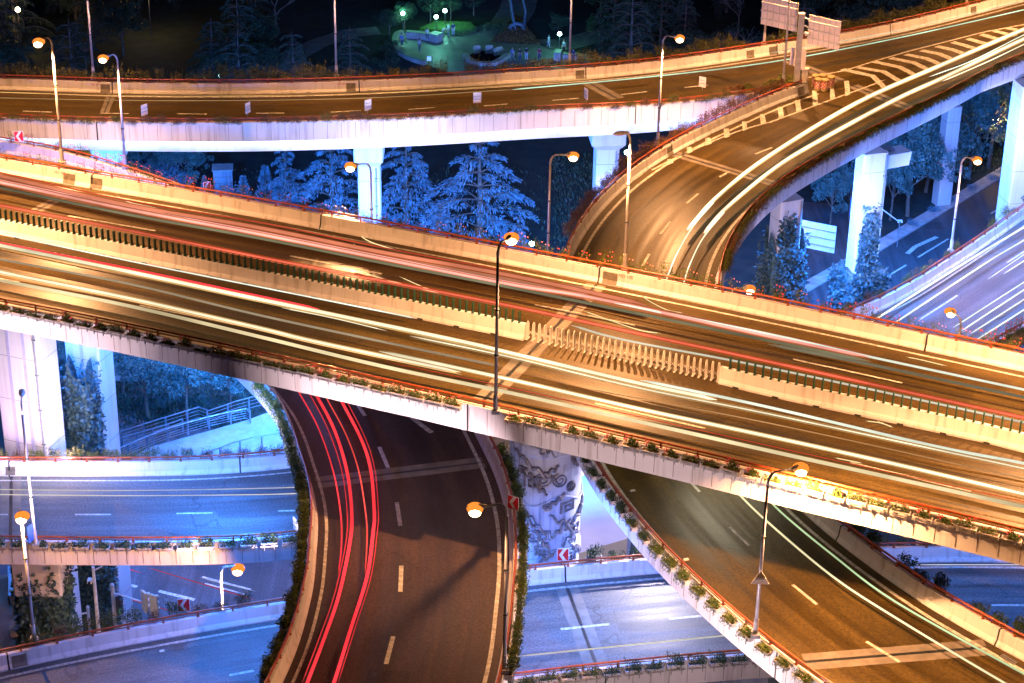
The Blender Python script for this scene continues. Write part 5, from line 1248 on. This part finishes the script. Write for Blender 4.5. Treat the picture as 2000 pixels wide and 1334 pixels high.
p=at(28,1200,4.4); single(MB().tube([(p.x,p.y,4.4),(p.x,p.y,6.2)],.07,6).box((p.x,p.y,6.25),(.3,.2,.1)),'marker_post',YEL,'thin yellow-brown marker post on the brown bank','post')
# triangle warning sign and blue plate on lamp poles
q=at(1484,1138,ZR+4.6); t=thing('warning_sign','grey triangular sign seen from behind on the leaning-armed lamp pole','warning sign',q)
mb=MB(); mb.v=[(-.42,-.12,0),(.42,-.12,0),(0,-.12,.75),(-.42,-.08,0),(.42,-.08,0),(0,-.08,.75)]; mb.f=[(0,1,2),(5,4,3),(0,3,4,1),(1,4,5,2),(2,5,3,0)]; part(mb,'panel',SIGNB,t,world=False); part(MB().box((0,-.15,.3),(.5,.04,.05)),'clamp',RAILG,t,world=False)
q=at(61,1050,ZB+1.6); t=thing('side_sign','narrow blue sign plate beside the tall unlit lamp post at left','sign',q,1.1); part(MB().box((0,0,.3),(.5,.04,1.1)),'panel',MATS['sign_blue'],t,world=False); part(MB().tube([(0,.05,-.8),(0,.05,.9)],.03,6),'post',RAILG,t,world=False)
q=at(578,1042,ZB+1.0); board_sign('small pale sign board at the right end of the blue viaduct planters',(578,1045),ZB+1.0,.55,.8,-1.0)
# drain grates and litter bits
for i,(px,py,V) in enumerate(((1970,1288,VC),)):
    p=at(px,py,V.z); t=thing('drain_grate','slotted drain grate by the kerb at the lower right','drain grate',(p.x,p.y,V.z+.008),-.9); part(MB().box((0,0,.0),(.9,.35,.012)),'frame',DARKM,t,world=False)
    for k in range(9): part(MB().box((-.4+k*.1,0,.01),(.04,.3,.012)),'bar',RAILG,t,world=False)
for i,(px,py,V,lab) in enumerate(((1236,960,VC,'on the lower right ramp below the wide viaduct'),(1340,1094,VC,'beside the planters of the lower right ramp'),(316,1273,VD,'on the lowest viaduct at lower left'),(208,373,VM,'at the far kerb of the wide viaduct'))):
    p=at(px,py,V.z); single(MB().box((p.x,p.y,V.z+.05),(.3,.16,.07),.4,taper=.8),'litter_scrap',WHITEP,f'small white scrap of litter {lab}','litter')

# ------------------------------------------------------------------ light streaks of the traffic (set False to leave them out)
LIGHT_STREAKS=True
WH=(1,.87,.58); WG=(.86,.93,.74); RD=(1,.045,.06); PK=(1,.26,.2); CRm=(1,.8,.45); GR_=(.6,.8,.62)
def streak(label, V, pxs, c_, s_, r=.07, h=.65, smooth=True, flat=1.0, fil=0):
    P_=[at(x,y,V.z+h) for x,y in pxs]
    if smooth and len(P_)>2: P_=spline(P_,6)
    nm='glow_%02x%02x%02x_%d'%(int(c_[0]*255),int(c_[1]*255),int(c_[2]*255),int(s_*10)); c0=P_[len(P_)//2]
    e0=P_[0]+(P_[1]-P_[0]).normalized()*.9; e1=P_[-1]+(P_[-2]-P_[-1]).normalized()*.9; P_=[P_[0],e0]+P_[1:-1]+[e1,P_[-1]]; secs=[]
    for i,p in enumerate(P_):
        t=(P_[min(i+1,len(P_)-1)]-P_[max(i-1,0)]); t.z=0; t.normalize(); n=Vector((-t.y,t.x,0)); k=.12 if i in(0,len(P_)-1) else .8
        secs.append([p+n*(math.cos(a*.785)*r*flat*k)+Vector((0,0,math.sin(a*.785)*r*k/max(1,flat*.6))) for a in range(8)])
    mb=MB().rings(secs,closed=True); o=single(mb,'light_streak',glow(nm,c_,s_,True),label,'light streak',base=(c0.x,c0.y,V.z+h))
    for j in range(fil):
        dy=(-1)**j*(3.5+2.6*(j//2)); m_=max(0,min(len(pxs)-2,j//2))
        streak(('faint line just above the ' if j%2 else 'faint line just under the ')+label.replace(', nearest the far parapet','').replace(', ending before the central lamp','').replace(', right half','').replace(' on the far carriageway','').replace(' on the near carriageway','')+(', outer' if j>1 else ''),V,par(pxs,0,-dy)[(j//2):],(c_[0],c_[1]*.72,c_[2]*.4),s_*(.5 if j<2 else .3),r*.42,h,smooth,flat)
    return o
def par(pxs,dx,dy): return [(x+dx,y+dy) for x,y in pxs]
if LIGHT_STREAKS:
    L1=[(-200,316),(0,356),(250,409),(500,456),(750,506),(1000,556),(1160,582),(1500,656),(1700,698)]
    streak('brightest pink streak on the far carriageway',VM,L1,(1,.38,.3),1.5,.085,fil=4)
    streak('thin pale pink line just above the brightest pink streak',VM,par(L1,0,-5)[:7],(1,.45,.4),1.1,.03)
    streak('second pink streak, nearest the far parapet',VM,[(-200,305),(0,344),(250,401),(500,444),(750,494),(1000,539),(1260,595)],(1,.3,.16),.8,.1,flat=3,fil=2)
    streak('broad dim pink haze ribbon between the two pink streaks',VM,[(-200,310),(0,350),(250,404),(500,450),(750,500),(1000,547),(1160,572)],(1,.38,.2),.55,.12,.6,True,6)  # flat glowing ribbon standing in for the pink haze over the road
    streak('dim red haze line along the far parapet',VM,[(-200,298),(0,337),(250,392),(500,433),(750,484),(1000,531)],(1,.13,.06),.5,.06)
    L3=[(-200,328),(0,367),(250,419),(500,464),(750,514),(1000,562),(1500,665),(1700,706)]
    streak('grey-green streak under the pink one',VM,L3,(.66,.6,.34),.32,.08,flat=2.2)
    streak('pale greenish-white streak at the right of the far carriageway',VM,[(1200,592),(1500,652),(1700,697),(2000,761),(2200,805)],WG,1.0,.08)
    streak('dim grey streak under the greenish-white one at right',VM,[(1500,672),(1700,712),(2000,776),(2200,818)],(.7,.62,.4),.25,.1)
    L4=[(-200,359),(0,401),(250,450),(500,501),(750,549),(1000,598),(1300,663),(1500,706),(2000,816),(2200,862)]
    streak('long red streak just beyond the median slats',VM,L4,(1,.16,.09),1.1,.07,fil=2)
    streak('thin orange-red line beside the long red streak',VM,par(L4,0,4)[:6],(1,.22,.08),.6,.035)
    streak('pale streak between the long red streak and the median at right',VM,[(1115,635),(1225,665),(1500,718),(2000,825),(2200,870)],(.95,.9,.68),.7,.07)
    L6=[(-200,436),(0,480),(250,531),(500,584),(875,662),(1000,691),(1250,750),(1400,781)]
    streak('thickest white streak on the near carriageway',VM,L6,WH,1.4,.11,flat=1.8,fil=2)
    streak('white twin line under the thickest white streak',VM,[(800,656),(1000,698),(1250,758),(1500,808),(2000,915),(2200,960)],WH,1.1,.05,fil=2)
    streak('greenish-white streak continuing the thickest white one to the right',VM,[(1250,742),(1500,795),(1820,870),(2000,905),(2200,948)],WG,1.05,.09)
    streak('bright red streak above the thickest white one, ending midway',VM,[(-200,430),(0,474),(250,524),(500,577),(625,604)],RD,1.5,.075)
    streak('white streak at the foot of the median',VM,[(-200,413),(0,456),(250,509),(500,559),(750,609),(812,622)],WG,1.2,.05)
    L9=[(-200,486),(0,531),(250,582),(500,639),(620,668),(900,727)]
    streak('bright cream streak on the near lanes, ending before the central lamp',VM,L9,WH,1.2,.07,flat=1.5,fil=2)
    streak('thin orange line beside the bright cream streak',VM,par(L9,3,5),(1,.6,.25),1.2,.03)
    L10=[(-200,502),(0,547),(250,597),(500,656),(750,716),(1000,768),(1250,824),(1500,880),(1650,913),(2000,990),(2200,1034)]
    streak('broad dim cream streak nearest the planters',VM,L10,CRm,.95,.12)
    streak('thin red line beside the broad dim cream streak',VM,par(L10,0,-10)[4:],(1,.12,.05),.6,.03)
    streak('bright white streak in the middle of the near lanes, right half',VM,[(740,686),(1000,742),(1250,799),(1500,852),(1750,907),(2000,965),(2200,1010)],WH,1.5,.08,flat=1.3,fil=2)
    streak('dull grey streak between the bright streaks at left',VM,[(-200,462),(0,506),(250,554),(500,614),(750,668),(980,716)],(.9,.7,.45),.4,.08)
    streak('thin white line below the thickest white streak',VM,[(550,601),(650,621),(755,646)],WH,1.2,.035)
    streak('thin orange line low on the near carriageway at right',VM,[(1150,760),(1500,826),(2000,935),(2200,978)],(1,.5,.2),.5,.04)
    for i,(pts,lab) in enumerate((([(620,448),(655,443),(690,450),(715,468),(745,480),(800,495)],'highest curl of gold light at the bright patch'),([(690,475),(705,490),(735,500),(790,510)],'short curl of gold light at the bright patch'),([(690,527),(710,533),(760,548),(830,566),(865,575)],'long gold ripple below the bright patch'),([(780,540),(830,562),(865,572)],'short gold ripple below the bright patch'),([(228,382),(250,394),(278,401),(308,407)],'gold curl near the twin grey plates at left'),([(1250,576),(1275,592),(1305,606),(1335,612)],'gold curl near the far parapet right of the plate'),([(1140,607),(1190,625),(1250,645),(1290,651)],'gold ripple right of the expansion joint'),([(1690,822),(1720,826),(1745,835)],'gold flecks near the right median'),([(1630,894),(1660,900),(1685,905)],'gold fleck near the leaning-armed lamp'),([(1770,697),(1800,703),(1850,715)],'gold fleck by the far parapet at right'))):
        streak(lab,VM,pts,(1,.72,.34),1.5,.03,.02+.03)  # thin glowing tubes laid on the deck to imitate curly reflections
    # gold ramp
    La=[(2080,25),(2000,57),(1850,122),(1675,200),(1500,306),(1400,385),(1342,449)]
    streak('upper thick white streak on the gold ramp',VC,La,WH,2.4,.12,flat=1.5,fil=2)
    streak('thin tail of the upper white streak on the gold ramp',VC,[(1400,388),(1355,440),(1325,490),(1305,537),(1290,590)],WH,2.2,.055)
    streak('lower thick white streak on the gold ramp',VC,[(2080,45),(2000,76),(1850,148),(1750,194),(1600,275),(1515,327),(1420,405),(1375,455)],WH,2.2,.11,flat=1.5,fil=2)
    streak('thin tail of the lower white streak on the gold ramp',VC,[(1420,408),(1375,462),(1350,510),(1337,547),(1325,600)],WH,2,.05)
    streak('thinner white streak nearest the outer edge of the gold ramp',VC,[(2080,50),(1997,88),(1930,120),(1840,159)],WH,1.8,.055)
    streak('pale blue-white streak between the thick ones on the gold ramp',VC,[(2080,34),(2000,68),(1900,118),(1815,150)],WG,1.8,.05)
    # top viaduct
    streak('thin green-white streak along the top viaduct',VT,[(1000,175),(1250,152),(1500,122),(1750,75),(2000,19),(2080,0)],(.6,1,.7),1.3,.055)
    streak('faint pale line along the far parapet of the top viaduct',VT,[(1500,104),(1750,61),(2000,2)],(.75,1,.8),.7,.04)
    streak('faint gold line along the left of the top viaduct',VT,[(-100,188),(0,191),(250,196),(500,196),(750,190),(1000,175)],(1,.62,.25),.5,.035)
    streak('gold line close to the far parapet of the top viaduct',VT,[(-100,177),(0,180),(250,187),(500,187),(750,181),(1000,166),(1200,150)],(1,.6,.2),.8,.035)
    # lower right ramp
    streak('bright cream streak down the lower right ramp',VC,[(1400,920),(1440,962),(1500,1020),(1625,1125),(1750,1207),(1962,1334),(2040,1375)],(1,.88,.5),1.3,.065)
    streak('green-white streak down the lower right ramp',VC,[(1490,960),(1525,1000),(1625,1083),(1750,1176),(2000,1316),(2060,1350)],(.62,.85,.45),1.1,.06)
    # curved ramp
    streak('leftmost thin red streak on the curved ramp',VR,[(560,725),(582,763),(620,832),(650,917),(665,1000),(667,1062),(661,1122)],RD,1.2,.05)
    streak('thick red streak second from left on the curved ramp',VR,[(590,725),(617,770),(652,837),(677,917),(687,1000),(683,1062),(662,1162),(632,1250),(600,1334),(580,1390)],RD,1.45,.11)
    streak('thin red edge line of the second red streak',VR,[(578,725),(605,770),(640,837),(667,917),(678,1000),(675,1062),(653,1162),(622,1250),(590,1334)],RD,.9,.035)
    streak('third red streak on the curved ramp, thin',VR,[(615,730),(637,776),(675,847),(700,917),(714,1000),(717,1050),(713,1122)],(1,.09,.07),1.1,.05)
    streak('rightmost thick red streak on the curved ramp',VR,[(640,730),(667,783),(705,857),(724,917),(731,1000),(729,1037),(717,1125),(686,1225),(652,1334),(630,1390)],RD,1.5,.11)
    streak('thin red edge line of the rightmost red streak',VR,[(650,730),(677,783),(714,857),(732,917),(739,1000),(737,1037),(725,1125),(694,1225),(660,1334)],RD,.9,.03)
    # lower viaducts
    streak('upper thin cream line along the blue viaduct',VE,[(-100,955),(0,956),(250,958),(500,954),(600,951)],(1,.9,.7),.7,.035)
    streak('lower thin cream line along the blue viaduct',VE,[(-100,965),(0,966),(250,968),(500,966),(600,963)],(1,.9,.7),.9,.035)
    streak('thin cream line along the lowest viaduct',VD,[(1010,1282),(1200,1263),(1410,1242),(1480,1236)],(1,.92,.7),.9,.045)
    streak('pale line across the lowest viaduct at right',VD,[(1780,1103),(2000,1103),(2080,1103)],(.9,.9,1),.9,.03)
    streak('outermost long white streak on the right-hand blue viaduct',VE,[(1690,638),(1717,619),(1912,496),(2000,444),(2080,396)],WG,1.9,.08)
    streak('second long white streak on the right-hand blue viaduct',VE,[(1720,648),(1747,631),(1925,514),(2000,469),(2080,420)],WG,1.6,.07)
    for i,(a,b,w_) in enumerate((((1860,641),(2000,551),.05),((1878,646),(2000,566),.06),((1895,652),(2000,585),.05),((1905,665),(2000,605),.06),((1960,535),(2040,484),.05),((1930,545),(2040,470),.035))):
        streak(f'thin white streak on the right-hand blue viaduct, {ORD[i]} counted towards its near edge',VE,[a,b,(b[0]+80,b[1]-52)],WG,1.5,w_)
    class _S: z=0
    for i,(pts,c_,s_,lab) in enumerate((([(232,1106),(277,1119)],RD,.9,'short bright red streak on the street at the lower left'),([(142,1140),(240,1167),(347,1197)],(1,.1,.15),.4,'faint red line crossing behind the traffic signal'),([(287,1108),(400,1142),(500,1172)],(1,.12,.12),.4,'faint red line upper right on the lower left street'),([(145,1184),(235,1208)],(1,.1,.15),.35,'faint red line low on the lower left street'),([(390,1128),(500,1155)],(.8,.9,1),.5,'faint pale line on the lower left street'))):
        streak(lab,_S,pts,c_,s_,.04,.6)

# ------------------------------------------------------------------ blue architectural lighting under the decks, plus added fills
def aim(o, d): o.rotation_euler=Vector(d).to_track_quat('-Z','Y').to_euler(); return o
LS=thing('light_strip','continuous blue-white light strip under the near edge of the top viaduct','light strip',(0,153,ZR-.8))
pts=VT.offset(1,.15,0,VT.PB.near(Vector((22,159))))
for k in range(0,len(pts)-1,6):
    seg=pts[k:k+7]; part(MB().tube([(q.x,q.y,ZR-.74) for q in seg],.05,5),'tube',G_BL,LS)
    q=seg[len(seg)//2]
    a=light('AREA',(q.x,q.y+.1,ZR-.85),(.35,.5,1),260,sx=5.5,sy=.15); aim(a,(0,.75,-.55)); a.rotation_euler.rotate_axis('Z',0)
def flood(x,y,z,d,power,col=BLUE,size=1.2,spread=None):
    a=light('AREA',(x,y,z),col,power,sx=size,sy=size); aim(a,d)
    if spread: a.data.spread=R(spread)
    return a
# floods under the wide viaduct and ramps
B=P_BLUE; TRB=(.02,.2,1); RDB=(.04,.225,1)
for x,y,p in ((-30,142,.5),(-18,132,.8),(-8,120.5,1.0),(0,122,1.0)): flood(x,y,21.8,(.05,1,-.78),B*8*p,(.03,.22,1),1.2,70)
for x,y,p in ((-30,142,.4),(-14,129,1),(2,121,.8)): flood(x,y,22,(0,1,.02),B*.45*p,(.2,.45,1),1.2,120)     # on the side wall of the top viaduct
for x,y,p in ((-16,149,1),(-2,152,1.2),(-23,149,.8),(-37,149,.8)): flood(x,y,21.5,(0,.5,-1),B*7*p,TRB)
flood(6,118,20,(-.3,1,-.6),B*9,(.035,.23,1),1.2,70)
for x,y,p in ((-21.5,105.8,.3),(-16.5,103.5,.85)): flood(x,y,28.6,(-.25,-.1,-1),B*3.0*p,RDB)
for x,y,p in ((-30,117,.8),(-18,114,1.1),): flood(x,y,27,(.05,1,-.9),B*6*p,TRB)
for x,y in ((-31,109.6),(-27,110.3)): flood(x,y,18.3,(.0,.8,.6),B*.11,(.75,.5,1),.5)
flood(-22,117,12,(-.8,-.2,0),B*.25,(.2,.35,1),.5)
for x,y,d,p in ((-11.6,96,(-.7,-.25,-.7),.7),(-12,89,(-1,.1,-.6),.55),(1.6,95.5,(.55,-.15,-.85),1.1),(7.5,94,(-.1,-.1,-1),.4),(12.5,88,(-.3,.3,-.8),.55),(24,99,(.3,-.3,-1),.35),(30,100,(.1,-.2,-1),.3)): flood(x,y,23.2,d,B*1.3*p,RDB,1.8)
flood(-15.5,105,21.5,(-.6,-.3,-.9),B*2.0,RDB)
for x,y,z,d,p,c_ in ((-.5,99.9,17.4,(.75,1,.5),.1,(.12,.3,1)),(5.5,101.2,17.4,(-.8,.8,.55),.09,(.2,.32,1)),(9,106,22,(-.2,-.15,-1),2.4,(.95,.85,1))): flood(x,y,z,d,B*1.5*p,c_,.6)
for x,y,z,p in ((19,147,21.5,1.2),(30,160,21.5,1.6),(25,140,21.5,1.0),(38,170,21.5,1.2)): flood(x,y,z,(.25,.5,-1),B*5*p,TRB)
flood(22,146,15,(.5,1,-.2),B*3.5,TRB); flood(34,150,15,(.2,1,-.1),B*4.5,TRB)
for x,y,p in ((29,136,1),(38,146,1.2),(45,156,1.2)): flood(x,y,25.5,(0,0,-1),B*2.0*p,(.075,.27,1),.8)
flood(26,145,21.8,(.4,.9,-.8),B*.28,(.5,.5,1)); flood(17,133,21.8,(.1,1,-.4),B*.35,(.6,.55,1)); flood(40,160,22,(.5,1,-.5),B*.35,(.6,.55,1))  # added pale fills whitening the right-hand pillars
for x,y,z,p in ((-20,120,14,1.2),(-28,125,14,1)): flood(x,y,z,(.1,.2,-1),B*3*p,TRB)
for x,y,z,d,p in ((24,146.5,20,(.5,.75,-.9),.5),(35,151,20,(.0,1,-.8),.4),(14.5,131,20,(.1,1,-.9),.3),(-7,143,22,(-.35,1,-.6),.9),(12,144,22,(-.4,1,-.7),.7),(-27,107.5,24,(-.1,1,-.4),.45),(-27,107.2,19.5,(-.1,1,.1),.3),(40,161,20,(.5,1,-.8),.5)): flood(x,y,z,d,B*1.1*p,(1,.85,.95),.5)  # added near-white fills lifting the pillars out of the blue
# added pinkish fill lights, unseen, washing the near side wall of the wide viaduct
for x,y,z,p in ((1,84,20,1.0),(9,80,20,1.0),(22,72,20,1.0)): flood(x,y,z,(.0,.5,.85),B*1.0*p,(1,.72,.72),.6)
for x,y,z,p in ((-34,93,14,.9),(-26,95,14,.9),(-18,97,14,.8),(-13.4,97.3,14,.7)): flood(x,y,z,(0,.52,1),B*1.3*p,(1,.72,.78),.6,50)
for x,p in ((-8.5,.5),(-3,.5)): flood(x,84,26.3,(0,1,.33),B*.5*p,(1,.72,.76),.6,46)
flood(12,101,28.9,(.1,-.35,-1),B*.42,(1,.88,.6),4.5)
flood(40,176,12,(.1,.3,-1),B*2.2,(.02,.2,1),2); flood(30,168,12,(.1,.3,-1),B*1.6,(.02,.2,1),2)
flood(-24,100.8,9,(.35,1,-.1),B*.2,(1,.75,.45),.5)
# yellow lamps glimmering through the leaves
for x,y,lab in ((1945,242,'yellow-white lamp glaring through the trees at right'),(35,22,'orange lamp glimmering through the dark trees at top left'),(290,-8,'small orange lamp at the top edge behind dark trees')):
    p=at(x,y,5.0); t=thing('garden_lamp',lab,'garden lamp',(p.x,p.y,0)); part(MB().tube([(0,0,0),(0,0,5)],.06,6),'pole',DARKM,t,world=False)
    part(MB().ball((0,0,5.2),.45 if x>1000 else .3,10,7),'globe',glow('yellow_lamp',(1,.8,.4),30),t,world=False,smooth=True); light('POINT',(p.x,p.y-.8,5.4),(1,.6,.2),1800 if x>1000 else 700,.4)
